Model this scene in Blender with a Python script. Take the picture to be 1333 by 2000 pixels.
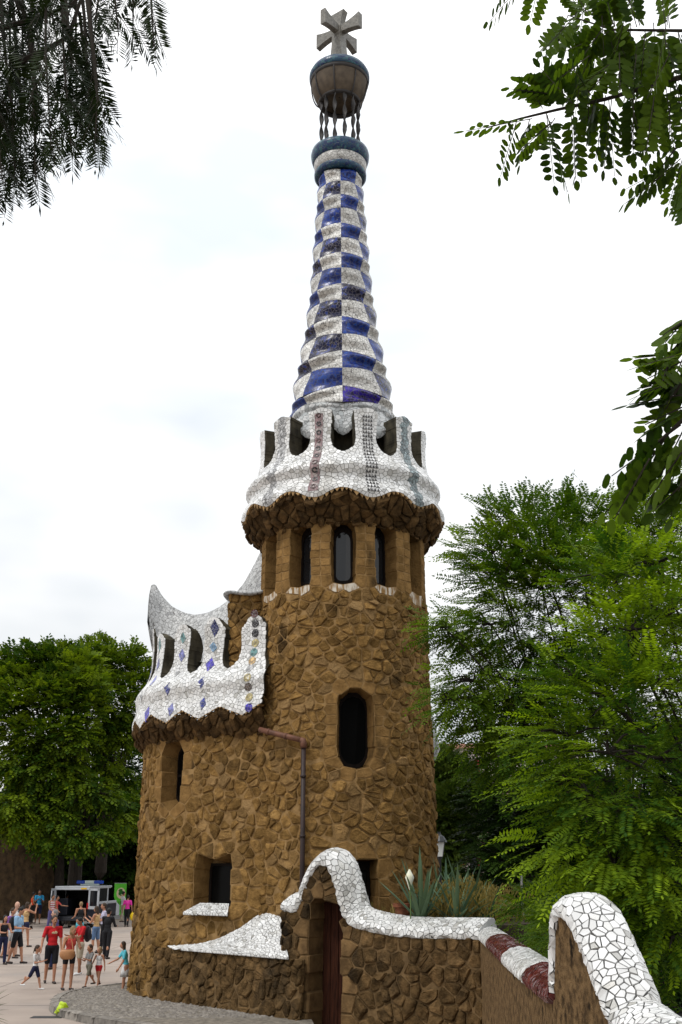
import bpy, bmesh, math, random
import numpy as np
from mathutils import Vector, Matrix
random.seed(7); rng = np.random.default_rng(7)
sc = bpy.context.scene; COL = sc.collection
for o in list(bpy.data.objects): bpy.data.objects.remove(o)
PI = math.pi; R = math.radians

# ------------------------------------------------------------------ camera
FPX, HC = 2100.0, 2.76                      # focal length in photo pixels, eye height above the plaza
TILT = math.atan(700 / FPX); CT, ST = math.cos(TILT), math.sin(TILT)
cam = bpy.data.objects.new('camera', bpy.data.cameras.new('camera')); COL.objects.link(cam)
cam.location = (0, 0, HC); cam.rotation_euler = (PI/2 + TILT, 0, 0)
cam.data.sensor_fit = 'VERTICAL'; cam.data.sensor_height = 36; cam.data.lens = 36 * FPX / 2000
cam.data.clip_start = 0.05; cam.data.clip_end = 3000
sc.camera = cam
def ray(px, py):
    u = (px - 666.5) / FPX; v = (1000 - py) / FPX
    return u, CT - v * ST, ST + v * CT
def P(px, py, Y):
    d = ray(px, py); k = Y / d[1]; return np.array((d[0] * k, Y, HC + d[2] * k))
def G(px, py, z=0.0):
    d = ray(px, py); k = (z - HC) / d[2]; return np.array((d[0] * k, d[1] * k, z))

# ------------------------------------------------------------------ sky and sun: overcast
SUN_EL, SUN_AZ = R(58), R(-128)             # azimuth from +Y towards +X
w = bpy.data.worlds.new('World'); sc.world = w; w.use_nodes = True
nt = w.node_tree; nt.nodes.clear(); N = nt.nodes.new; L = nt.links.new
out = N('ShaderNodeOutputWorld'); mx = N('ShaderNodeMixShader'); mx.inputs[0].default_value = 0.94
sky = N('ShaderNodeTexSky'); sky.sky_type = 'NISHITA'; sky.sun_disc = False
sky.sun_elevation = SUN_EL; sky.sun_rotation = SUN_AZ; sky.air_density = 1.5; sky.dust_density = 3
b1 = N('ShaderNodeBackground'); b1.inputs[1].default_value = 0.1; L(sky.outputs[0], b1.inputs[0])
b2 = N('ShaderNodeBackground'); b2.inputs[1].default_value = 1.0
tc = N('ShaderNodeTexCoord'); sp = N('ShaderNodeSeparateXYZ'); L(tc.outputs['Generated'], sp.inputs[0])
mr = N('ShaderNodeMapRange'); mr.inputs[3].default_value = 0.90; mr.inputs[4].default_value = 1.95
L(sp.outputs[2], mr.inputs[0])              # overcast: the zenith brighter than the horizon
nz = N('ShaderNodeTexNoise'); nz.inputs['Scale'].default_value = 2.6; nz.inputs['Detail'].default_value = 4
mp = N('ShaderNodeMapping'); mp.inputs['Scale'].default_value = (1, 1, 2.4); L(tc.outputs['Generated'], mp.inputs[0]); L(mp.outputs[0], nz.inputs[0])
cr = N('ShaderNodeValToRGB'); cr.color_ramp.elements[0].position = 0.33; cr.color_ramp.elements[1].position = 0.60
cr.color_ramp.elements[0].color = (0.66, 0.71, 0.76, 1); cr.color_ramp.elements[1].color = (1, 1, 1, 1)
L(nz.outputs[0], cr.inputs[0])
mm = N('ShaderNodeVectorMath'); mm.operation = 'SCALE'; L(cr.outputs[0], mm.inputs[0]); L(mr.outputs[0], mm.inputs['Scale'])
L(mm.outputs[0], b2.inputs[0]); L(b1.outputs[0], mx.inputs[1]); L(b2.outputs[0], mx.inputs[2]); L(mx.outputs[0], out.inputs[0])
sd = bpy.data.lights.new('sun', 'SUN'); sd.energy = 1.5; sd.angle = R(11); sd.color = (1, 0.97, 0.92)
so = bpy.data.objects.new('sun', sd); COL.objects.link(so)
sv = Vector((math.sin(SUN_AZ) * math.cos(SUN_EL), math.cos(SUN_AZ) * math.cos(SUN_EL), math.sin(SUN_EL)))
so.rotation_euler = sv.to_track_quat('Z', 'Y').to_euler(); so.location = sv * 60
sc.view_settings.view_transform = 'Standard'; sc.view_settings.look = 'None'
sc.view_settings.exposure = 0.0; sc.view_settings.gamma = 1.0
sc.cycles.max_bounces = 6; sc.cycles.diffuse_bounces = 3; sc.cycles.glossy_bounces = 2
sc.cycles.transmission_bounces = 4; sc.cycles.transparent_max_bounces = 8
sc.cycles.use_adaptive_sampling = True

# ------------------------------------------------------------------ materials
MATS = {}
def srgb(r, g, b):
    f = lambda c: (c/255/12.92) if c/255 <= 0.04045 else ((c/255 + 0.055)/1.055)**2.4
    return (f(r), f(g), f(b))
def mat(name, col, col2=None, rough=0.7, scale=6.0, bump=0.0, bscale=20.0, var=0.0, spec=0.3, tint=None, metal=0.0, detail=6, stretch=None, ramp=(0.35, 0.65), bdist=0.02, dirt_pits=None):
    """col..col2 mixed by noise; var = value jitter by the per-piece attribute 'rnd'; tint = colour a share of the pieces take"""
    m = bpy.data.materials.new(name); m.use_nodes = True; MATS[name] = m
    nt = m.node_tree; N = nt.nodes.new; L = nt.links.new
    b = nt.nodes['Principled BSDF']; b.inputs['Roughness'].default_value = rough; b.inputs['Metallic'].default_value = metal
    b.inputs['Specular IOR Level'].default_value = spec
    tc = N('ShaderNodeTexCoord'); vec = tc.outputs['Object']
    geo = N('ShaderNodeNewGeometry'); vec = geo.outputs['Position']
    if stretch:
        mp = N('ShaderNodeMapping'); mp.inputs['Scale'].default_value = stretch; L(vec, mp.inputs[0]); vec = mp.outputs[0]
    cur = None
    if col2 is not None:
        n = N('ShaderNodeTexNoise'); n.inputs['Scale'].default_value = scale; n.inputs['Detail'].default_value = detail; L(vec, n.inputs['Vector'])
        r = N('ShaderNodeValToRGB'); r.color_ramp.elements[0].position, r.color_ramp.elements[1].position = ramp
        r.color_ramp.elements[0].color = (*col, 1); r.color_ramp.elements[1].color = (*col2, 1); L(n.outputs[0], r.inputs[0]); cur = r.outputs[0]
    else:
        c = N('ShaderNodeRGB'); c.outputs[0].default_value = (*col, 1); cur = c.outputs[0]
    if dirt_pits:                                   # streaks and stains with a shape of their own; also painted shade in pits
        n2 = N('ShaderNodeTexNoise'); n2.inputs['Scale'].default_value = dirt_pits[1]; n2.inputs['Detail'].default_value = 5
        mp2 = N('ShaderNodeMapping'); mp2.inputs['Scale'].default_value = dirt_pits[2]; L(geo.outputs['Position'], mp2.inputs[0]); L(mp2.outputs[0], n2.inputs['Vector'])
        r2 = N('ShaderNodeValToRGB'); r2.color_ramp.elements[0].position, r2.color_ramp.elements[1].position = dirt_pits[3]
        r2.color_ramp.elements[0].color = (0, 0, 0, 1); r2.color_ramp.elements[1].color = (1, 1, 1, 1); L(n2.outputs[0], r2.inputs[0])
        md = N('ShaderNodeMix'); md.data_type = 'RGBA'; L(r2.outputs[0], md.inputs[0]); L(cur, md.inputs[6]); md.inputs[7].default_value = (*dirt_pits[0], 1); cur = md.outputs[2]
    if var or tint:
        a = N('ShaderNodeAttribute'); a.attribute_name = 'rnd'
        if tint:
            w = N('ShaderNodeTexWhiteNoise'); w.noise_dimensions = '1D'; L(a.outputs['Fac'], w.inputs['W'])
            gt = N('ShaderNodeMapRange'); gt.inputs[1].default_value = 1 - tint[1]; gt.inputs[2].default_value = 1.0; L(w.outputs['Value'], gt.inputs[0])
            mt = N('ShaderNodeMix'); mt.data_type = 'RGBA'; L(gt.outputs[0], mt.inputs[0]); L(cur, mt.inputs[6]); mt.inputs[7].default_value = (*tint[0], 1); cur = mt.outputs[2]
        mr = N('ShaderNodeMapRange'); mr.inputs[3].default_value = 1 - var; mr.inputs[4].default_value = 1 + var; L(a.outputs['Fac'], mr.inputs[0])
        vm = N('ShaderNodeVectorMath'); vm.operation = 'SCALE'; L(cur, vm.inputs[0]); L(mr.outputs[0], vm.inputs['Scale']); cur = vm.outputs[0]
    L(cur, b.inputs['Base Color'])
    if bump:
        nb = N('ShaderNodeTexNoise'); nb.inputs['Scale'].default_value = bscale; nb.inputs['Detail'].default_value = 8; nb.inputs['Roughness'].default_value = 0.68
        L(vec, nb.inputs['Vector'])
        bp = N('ShaderNodeBump'); bp.inputs['Strength'].default_value = bump; bp.inputs['Distance'].default_value = bdist
        L(nb.outputs[0], bp.inputs['Height']); L(bp.outputs[0], b.inputs['Normal'])
    return m
def mosaic(name, cols, grout, scale=9.0, edge=0.03, rough=0.25, bump=0.6):
    """broken tile: a cell pattern too small to build, in the material"""
    m = bpy.data.materials.new(name); m.use_nodes = True; MATS[name] = m
    nt = m.node_tree; N = nt.nodes.new; L = nt.links.new; b = nt.nodes['Principled BSDF']
    geo = N('ShaderNodeNewGeometry'); wn = N('ShaderNodeTexNoise'); wn.inputs['Scale'].default_value = scale * .6; L(geo.outputs['Position'], wn.inputs['Vector'])
    sub = N('ShaderNodeVectorMath'); sub.operation = 'MULTIPLY_ADD'; sub.inputs[1].default_value = (.06, .06, .06); L(wn.outputs['Color'], sub.inputs[0]); L(geo.outputs['Position'], sub.inputs[2])
    v1 = N('ShaderNodeTexVoronoi'); v1.inputs['Scale'].default_value = scale; v1.inputs['Randomness'].default_value = 0.9; L(sub.outputs[0], v1.inputs['Vector'])
    v2 = N('ShaderNodeTexVoronoi'); v2.feature = 'DISTANCE_TO_EDGE'; v2.inputs['Scale'].default_value = scale; v2.inputs['Randomness'].default_value = 0.9; L(sub.outputs[0], v2.inputs['Vector'])
    wh = N('ShaderNodeSeparateColor'); L(v1.outputs['Color'], wh.inputs[0])
    r = N('ShaderNodeValToRGB'); r.color_ramp.interpolation = 'CONSTANT'
    while len(r.color_ramp.elements) < len(cols): r.color_ramp.elements.new(0.5)
    tot = sum(c[1] for c in cols); acc = 0
    for e, c in zip(r.color_ramp.elements, cols): pass
    for i, c in enumerate(cols):
        r.color_ramp.elements[i].position = acc / tot; r.color_ramp.elements[i].color = (*c[0], 1); acc += c[1]
    L(wh.outputs[0], r.inputs[0])
    a = N('ShaderNodeAttribute'); a.attribute_name = 'rnd'
    mr = N('ShaderNodeMapRange'); mr.inputs[3].default_value = .8; mr.inputs[4].default_value = 1.2; L(a.outputs['Fac'], mr.inputs[0])
    vm = N('ShaderNodeVectorMath'); vm.operation = 'SCALE'; L(r.outputs[0], vm.inputs[0]); L(mr.outputs[0], vm.inputs['Scale'])
    ge = N('ShaderNodeMapRange'); ge.inputs[1].default_value = edge * .5; ge.inputs[2].default_value = edge; L(v2.outputs[0], ge.inputs[0])
    mx = N('ShaderNodeMix'); mx.data_type = 'RGBA'; mx.inputs[6].default_value = (*grout, 1); L(ge.outputs[0], mx.inputs[0]); L(vm.outputs[0], mx.inputs[7])
    L(mx.outputs[2], b.inputs['Base Color']); b.inputs['Roughness'].default_value = rough + .1; b.inputs['Specular IOR Level'].default_value = .28
    tl = N('ShaderNodeMath'); tl.operation = 'MULTIPLY_ADD'; L(wh.outputs[1], tl.inputs[0]); tl.inputs[1].default_value = .6; L(ge.outputs[0], tl.inputs[2])
    bp = N('ShaderNodeBump'); bp.inputs['Strength'].default_value = bump; bp.inputs['Distance'].default_value = 0.01; L(tl.outputs[0], bp.inputs['Height']); L(bp.outputs[0], b.inputs['Normal'])
    return m
def leafmat(name, c1, c2, trans=0.4, rough=0.5):
    m = bpy.data.materials.new(name); m.use_nodes = True; MATS[name] = m
    nt = m.node_tree; N = nt.nodes.new; L = nt.links.new; b = nt.nodes['Principled BSDF']; o = nt.nodes['Material Output']
    a = N('ShaderNodeAttribute'); a.attribute_name = 'rnd'
    r = N('ShaderNodeValToRGB'); r.color_ramp.elements[0].color = (*c1, 1); r.color_ramp.elements[1].color = (*c2, 1); L(a.outputs['Fac'], r.inputs[0])
    L(r.outputs[0], b.inputs['Base Color']); b.inputs['Roughness'].default_value = rough; b.inputs['Specular IOR Level'].default_value = 0.06
    t = N('ShaderNodeBsdfTranslucent'); g = N('ShaderNodeMix'); g.data_type = 'RGBA'; g.blend_type = 'MULTIPLY'; g.inputs[0].default_value = 1
    L(r.outputs[0], g.inputs[6]); g.inputs[7].default_value = (1.25, 1.3, .5, 1); L(g.outputs[2], t.inputs[0])
    s = N('ShaderNodeMixShader'); s.inputs[0].default_value = trans; L(b.outputs[0], s.inputs[1]); L(t.outputs[0], s.inputs[2]); L(s.outputs[0], o.inputs[0])
    return m
mat('stone', (.295, .172, .058), (.155, .088, .029), rough=.95, scale=7, bump=1.0, bscale=9, var=.28, spec=.04, tint=((.30, .19, .085), .25), bdist=.11, dirt_pits=((.05, .032, .016), 1.3, (1, 1, .8), (.56, .72)))
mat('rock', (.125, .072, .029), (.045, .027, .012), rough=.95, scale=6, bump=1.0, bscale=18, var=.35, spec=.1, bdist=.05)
mat('wallstone', (.21, .128, .056), (.085, .053, .024), rough=.95, scale=6, bump=1.0, bscale=9, var=.30, spec=.04, bdist=.14, dirt_pits=((.035, .027, .018), 1.1, (1, 1, .7), (.52, .7)))
mat('ashlar', (.265, .155, .057), (.175, .100, .036), rough=.95, scale=5, bump=.8, bscale=14, var=.18, spec=.04, bdist=.05, dirt_pits=((.075, .046, .02), 2.0, (1, 1, .5), (.56, .7)))
mat('mortar', (.31, .195, .085), (.18, .108, .043), rough=.95, scale=7, bump=.8, bscale=30, spec=.04)
mat('wall_mortar', (.19, .120, .056), (.10, .064, .031), rough=.95, scale=7, bump=.8, bscale=26, spec=.1)
mat('edge_stone', (.30, .19, .085), (.2, .12, .05), rough=.9, scale=8, var=.3)
mat('jamb', (.19, .115, .050), (.10, .06, .027), rough=.95, scale=5, bump=.8, bscale=22, var=.2, spec=.1, bdist=.03)
mat('plaster', (.085, .074, .050), (.030, .027, .020), rough=.9, scale=5, bump=.5, bscale=14, spec=.15, stretch=(1, 1, .5))
mat('streaked_stone', (.23, .145, .070), (.075, .048, .026), rough=.95, scale=15, bump=1.0, bscale=13, spec=.04, stretch=(1, 1, .9), ramp=(.40, .66), bdist=.08, dirt_pits=((.025, .018, .012), 8, (1, 1, .7), (.60, .68)))  # small dark spots paint the shade inside the stone's pits
mat('limewash', (.55, .50, .42), (.23, .13, .045), rough=.9, scale=6, bump=.3, bscale=30, stretch=(2.5, 2.5, .5), ramp=(.42, .56))
mat('white_tile', (.68, .68, .67), None, rough=.26, var=.17, spec=.45, tint=((.32, .31, .28), .22), bump=.05, bscale=6, dirt_pits=((.40, .38, .34), 1.6, (1, 1, .45), (.56, .80)))
mat('grout', (.085, .082, .078), (.05, .05, .05), rough=.9)
mat('crown_grout', (.21, .205, .19), (.125, .12, .112), rough=.9)
mat('red_tile', (.105, .012, .010), (.06, .008, .008), rough=.2, var=.3, spec=.5)
mat('pale_grout', (.45, .36, .32), None, rough=.9)
for nm, c in dict(blue=(.016, .028, .20), navy=(.008, .012, .075), violet=(.045, .03, .32), sky=(.16, .28, .42), lilac=(.16, .17, .40), teal=(.10, .22, .22), gold=(.42, .35, .16), amber=(.50, .33, .14), silver=(.40, .40, .40), slate=(.20, .25, .26), maroon=(.07, .022, .022), black=(.022, .020, .022), brown=(.09, .065, .05)).items():
    mosaic('tile_' + nm, [(c, 3), (tuple(x * .65 for x in c), 2), (tuple(min(1, x * 1.5 + .01) for x in c), 2)], (.3, .3, .3), scale=16, edge=.05, rough=.2)
mosaic('check_white', [((.56, .55, .52), 4), ((.47, .46, .43), 3), ((.62, .61, .58), 2), ((.39, .37, .34), 1)], (.13, .125, .12), scale=12, edge=.055)
mosaic('check_blue', [((.008, .030, .20), 4), ((.005, .016, .115), 3), ((.016, .055, .27), 2)], (.06, .065, .11), scale=12, edge=.05, rough=.16)
mosaic('check_dark', [((.008, .010, .045), 5), ((.006, .006, .02), 4), ((.02, .04, .2), 3)], (.16, .15, .18), scale=12, edge=.055, rough=.16)
mosaic('check_violet', [((.030, .014, .24), 4), ((.018, .010, .15), 3), ((.014, .008, .06), 3)], (.10, .09, .16), scale=12, edge=.055, rough=.16)
mosaic('check_grey', [((.48, .49, .49), 4), ((.40, .42, .42), 3), ((.30, .31, .31), 2), ((.56, .56, .55), 2)], (.12, .12, .12), scale=9, edge=.055)
mosaic('roof_mosaic', [((.60, .60, .59), 5), ((.50, .50, .49), 3), ((.36, .36, .36), 1)], (.14, .135, .13), scale=10, edge=.055)
mosaic('motley_mosaic', [((.40, .41, .42), 4), ((.28, .30, .33), 3), ((.22, .17, .17), 2), ((.10, .11, .14), 2), ((.5, .5, .5), 3)], (.12, .12, .12), scale=9, edge=.06)
mosaic('pink_mosaic', [((.45, .33, .33), 4), ((.36, .24, .25), 3), ((.52, .45, .43), 3)], (.15, .12, .12), scale=14, edge=.06)
mosaic('teal_rim', [((.015, .06, .12), 4), ((.010, .03, .11), 3), ((.04, .13, .17), 2)], (.03, .05, .06), scale=14, edge=.05, rough=.2)
mat('dome_brown', (.105, .080, .055), (.062, .047, .033), rough=.8, scale=5, bump=.3, bscale=12)
mat('iron', (.022, .021, .022), (.035, .03, .028), rough=.6, scale=9, bump=.2, bscale=30)
mat('cross_tile', (.19, .18, .155), (.095, .088, .075), rough=.4, scale=14, bump=.7, bscale=26, bdist=.02)
mat('frame_wood', (.014, .009, .007), (.008, .006, .005), rough=.6, scale=8, spec=.08)
mat('door_wood', (.050, .017, .009), (.022, .008, .005), spec=.08, rough=.7, scale=6, bump=.4, bscale=20, stretch=(6, 6, .6))
mat('pane', (.012, .013, .015), None, rough=.06, spec=.45)
mat('dark_pane', (.004, .004, .004), None, rough=.2, spec=.08)
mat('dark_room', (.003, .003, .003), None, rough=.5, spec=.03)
mat('pipe', (.15, .062, .035), (.09, .040, .025), rough=.6, scale=7, bump=.2)
mat('pipe_dark', (.030, .015, .013), (.02, .012, .011), rough=.5, scale=9, bump=.2)
mat('plaza', (.335, .275, .232), (.28, .23, .195), rough=.85, scale=.8, bump=.25, bscale=60, dirt_pits=((.24, .21, .19), .35, (1, 1, 1), (.54, .74)))
mat('cobble', (.235, .205, .165), (.12, .105, .085), rough=.9, scale=9, bump=.9, bscale=16, bdist=.04, detail=3)
mat('kerb', (.25, .225, .195), (.14, .125, .11), rough=.9, scale=7, bump=.8, bscale=18, var=.2)
mat('road', (.20, .195, .19), (.16, .155, .15), rough=.9, scale=3)
mat('joint', (.19, .16, .14), (.15, .125, .11), rough=.9)
mat('soil', (.055, .040, .025), (.03, .022, .015), rough=1, scale=8, bump=.9, bscale=12)
mat('bark', (.036, .028, .021), (.016, .013, .010), rough=.95, scale=9, bump=.9, bscale=16, stretch=(3, 3, .6))
mat('twig', (.020, .016, .012), (.03, .024, .016), rough=.9, scale=12)
leafmat('leaf_near', (.018, .040, .005), (.075, .125, .009), .45)
leafmat('leaf_locust', (.030, .070, .008), (.165, .245, .014), .42)
leafmat('leaf_bright', (.026, .068, .008), (.250, .360, .014), .42)
leafmat('leaf_dark', (.012, .030, .006), (.036, .070, .010), .22)  # deep greens; the colour also carries shade beneath and behind the crowns
leafmat('leaf_mid', (.024, .058, .006), (.165, .225, .010), .38)
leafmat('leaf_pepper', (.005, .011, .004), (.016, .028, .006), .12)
leafmat('leaf_pine', (.030, .055, .010), (.095, .130, .016), .15)
leafmat('leaf_agave', (.055, .098, .062), (.125, .185, .105), .08)
leafmat('leaf_straw', (.085, .085, .022), (.30, .22, .075), .3)

# ------------------------------------------------------------------ objects
ORG = {}
def mk(name, V, F, mats, parent=None, origin=None, smooth=False, rnd=None, midx=None, local=False):
    V = np.asarray(V, float).reshape(-1, 3)
    if local: og = np.zeros(3)
    else:
        og = np.asarray(origin, float) if origin is not None else np.array([(V[:, 0].min() + V[:, 0].max())/2, (V[:, 1].min() + V[:, 1].max())/2, V[:, 2].min()])
    me = bpy.data.meshes.new(name)
    if isinstance(F, np.ndarray):
        V2 = V - og; n, k = F.shape
        me.vertices.add(len(V2)); me.vertices.foreach_set('co', V2.ravel())
        me.loops.add(n * k); me.loops.foreach_set('vertex_index', F.ravel().astype(np.int32))
        me.polygons.add(n); me.polygons.foreach_set('loop_start', np.arange(0, n * k, k, dtype=np.int32)); me.polygons.foreach_set('loop_total', np.full(n, k, dtype=np.int32))
        me.update(calc_edges=True)
    else:
        me.from_pydata((V - og).tolist(), [], F); me.update()
    for m in (mats if isinstance(mats, (list, tuple)) else [mats]): me.materials.append(MATS[m])
    if midx is not None: me.polygons.foreach_set('material_index', np.asarray(midx, dtype=np.int32))
    if smooth: me.polygons.foreach_set('use_smooth', np.ones(len(me.polygons), dtype=bool))
    if rnd is not None:
        at = me.attributes.new('rnd', 'FLOAT', 'POINT')
        at.data.foreach_set('value', np.broadcast_to(np.asarray(rnd, dtype=np.float32), (len(V),)).copy())
    ob = bpy.data.objects.new(name, me); COL.objects.link(ob)
    if parent is not None and not local:
        ob.parent = parent; ob.location = og - ORG[parent.name]
    elif parent is not None: ob.parent = parent
    else: ob.location = og
    ORG[ob.name] = og
    return ob
def thing(name, label, cat, loc, group=None, rz=0.0):
    o = bpy.data.objects.new(name, None); COL.objects.link(o); o.location = loc; o.rotation_euler[2] = rz
    o.empty_display_size = .3; ORG[o.name] = np.asarray(loc, float)
    return tag(o, label, cat, group)
def tag(o, label=None, cat=None, group=None, kind=None):
    if label: o['label'] = label
    if cat: o['category'] = cat
    if group: o['group'] = group
    if kind: o['kind'] = kind
    return o
class MB:
    """collects shapes into one mesh"""
    def __init__(s): s.v = []; s.f = []
    def add(s, V, F):
        k = len(s.v); s.v += [tuple(map(float, p)) for p in V]; s.f += [tuple(i + k for i in f) for f in F]; return s
    def box(s, c, d, rot=None, bev=0):
        hx, hy, hz = d[0]/2, d[1]/2, d[2]/2
        V = [(x, y, z) for z in (-hz, hz) for y in (-hy, hy) for x in (-hx, hx)]
        if rot is not None: V = [tuple(rot @ Vector(p)) for p in V]
        V = [(p[0] + c[0], p[1] + c[1], p[2] + c[2]) for p in V]
        return s.add(V, [(0, 2, 3, 1), (4, 5, 7, 6), (0, 1, 5, 4), (2, 6, 7, 3), (0, 4, 6, 2), (1, 3, 7, 5)])
    def tube(s, pts, rad, n=8, cap=True, flat=1.0):
        pts = [Vector(p) for p in pts]; m = len(pts); V = []; F = []
        rad = rad if hasattr(rad, '__len__') else [rad] * m
        up = Vector((0, 0, 1))
        for i, p in enumerate(pts):
            t = (pts[min(i + 1, m - 1)] - pts[max(i - 1, 0)]).normalized()
            a = t.cross(up)
            if a.length < .05: a = t.cross(Vector((1, 0, 0)))
            a.normalize(); b = t.cross(a)
            for k in range(n):
                q = 2 * PI * k / n; V.append(p + (a * math.cos(q) + b * math.sin(q) * flat) * rad[i])
        for i in range(m - 1):
            for k in range(n):
                k2 = (k + 1) % n; F.append((i*n + k, i*n + k2, (i+1)*n + k2, (i+1)*n + k))
        if cap: F.append(tuple(range(n))[::-1]); F.append(tuple((m-1)*n + k for k in range(n)))
        return s.add(V, F)
    def lathe(s, prof, n=48, c=(0, 0), a0=0, a1=2*PI):
        full = abs(a1 - a0) > 6.28; m = n if full else n + 1; V = []; F = []
        for r, z in prof:
            for k in range(m):
                q = a0 + (a1 - a0) * k / n; V.append((c[0] + r * math.sin(q), c[1] - r * math.cos(q), z))
        for i in range(len(prof) - 1):
            for k in range(n):
                k2 = (k + 1) % m; F.append((i*m + k, i*m + k2, (i+1)*m + k2, (i+1)*m + k))
        return s.add(V, F)
    def ball(s, c, r, nu=10, nv=7, rot=None):
        r = r if hasattr(r, '__len__') else (r, r, r); V = []; F = []
        for j in range(1, nv):
            t = PI * j / nv
            for i in range(nu): q = 2*PI*i/nu; V.append((math.sin(t)*math.cos(q)*r[0], math.sin(t)*math.sin(q)*r[1], math.cos(t)*r[2]))
        V += [(0, 0, r[2]), (0, 0, -r[2])]; a = len(V) - 2
        for j in range(nv - 2):
            for i in range(nu): i2 = (i+1) % nu; F.append((j*nu + i, (j+1)*nu + i, (j+1)*nu + i2, j*nu + i2))
        for i in range(nu): i2 = (i+1) % nu; F.append((a, i, i2)); F.append((a + 1, (nv-2)*nu + i2, (nv-2)*nu + i))
        if rot is not None: V = [rot @ Vector(p) for p in V]
        return s.add([(p[0] + c[0], p[1] + c[1], p[2] + c[2]) for p in V], F)
    def grid(s, A):
        A = np.asarray(A, float); n, m, _ = A.shape
        return s.add(A.reshape(-1, 3), [(i*m + j, i*m + j + 1, (i+1)*m + j + 1, (i+1)*m + j) for i in range(n - 1) for j in range(m - 1)])
    def out(s, name, mats, parent=None, **kw): return mk(name, s.v, s.f, mats, parent, **kw)
# ------------------------------------------------------------------ cut surfaces into stones and shards
def vclip(poly, lab, nx, ny, c, idn):
    o = []; ol = []; n = len(poly)
    d = [nx * p[0] + ny * p[1] - c for p in poly]
    for i in range(n):
        j = (i + 1) % n; da, db = d[i], d[j]
        if da <= 0:
            o.append(poly[i]); ol.append(lab[i])
            if db > 0:
                t = da / (da - db); a, b = poly[i], poly[j]; o.append((a[0] + (b[0]-a[0])*t, a[1] + (b[1]-a[1])*t)); ol.append(idn)
        elif db <= 0:
            t = da / (da - db); a, b = poly[i], poly[j]; o.append((a[0] + (b[0]-a[0])*t, a[1] + (b[1]-a[1])*t)); ol.append(lab[i])
    return o, ol
def voronoi(pts, box, gap, reach, skip):
    cs = reach / 2; B = {}
    for i, p in enumerate(pts): B.setdefault((int(p[0] // cs), int(p[1] // cs)), []).append(i)
    out = []
    for i, p in enumerate(pts):
        if skip[i]: out.append(None); continue
        x, y = p; x0, x1, y0, y1 = max(box[0], x - reach), min(box[1], x + reach), max(box[2], y - reach), min(box[3], y + reach)
        if x1 <= x0 or y1 <= y0: out.append(None); continue
        A = [(x0, y0), (x1, y0), (x1, y1), (x0, y1)]; la = [-1] * 4; I = A[:]; li = [-1] * 4
        bx, by = int(x // cs), int(y // cs); nb = []
        for ax in range(bx - 2, bx + 3):
            for ay in range(by - 2, by + 3): nb += B.get((ax, ay), ())
        nb = sorted(((pts[j][0]-x)**2 + (pts[j][1]-y)**2, j) for j in nb if j != i)
        for d2, j in nb:
            mr = max((q[0]-x)**2 + (q[1]-y)**2 for q in A)
            if d2 > 4 * mr: break
            if d2 < 1e-9: continue
            nx, ny = pts[j][0]-x, pts[j][1]-y; l = math.sqrt(d2); nx /= l; ny /= l
            c = nx * (x + pts[j][0])/2 + ny * (y + pts[j][1])/2
            A, la = vclip(A, la, nx, ny, c, j)
            if len(A) < 3: break
            if I: I, li = vclip(I, li, nx, ny, c - gap/2, j)
        out.append((A, la, I) if len(A) > 2 and len(I) > 2 else None)
    return out
def resample(poly, d, closed=False):
    p = np.asarray(poly, float)
    if closed: p = np.vstack([p, p[:1]])
    q = np.r_[0, np.cumsum(np.hypot(*np.diff(p, axis=0).T))]; n = max(2, int(round(q[-1] / d)))
    t = np.linspace(0, q[-1], n + 1) if not closed else (np.arange(n) + .5) * q[-1] / n
    P_ = np.c_[np.interp(t, q, p[:, 0]), np.interp(t, q, p[:, 1])]
    e = 1e-3 * q[-1]; T_ = np.c_[np.interp(t + e, q, p[:, 0]) - np.interp(t - e, q, p[:, 0]), np.interp(t + e, q, p[:, 1]) - np.interp(t - e, q, p[:, 1])]
    T_ /= np.linalg.norm(T_, axis=1)[:, None] + 1e-9
    return P_, np.c_[-T_[:, 1], T_[:, 0]]
def inpoly(poly, x, y):
    poly = np.asarray(poly); r = np.zeros(np.shape(x), bool); n = len(poly)
    for i in range(n):
        (xa, ya), (xb, yb) = poly[i], poly[i - 1]
        if ya != yb: r ^= ((ya > y) != (yb > y)) & (x < (xb - xa) * (y - ya) / (yb - ya) + xa)
    return r
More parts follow.
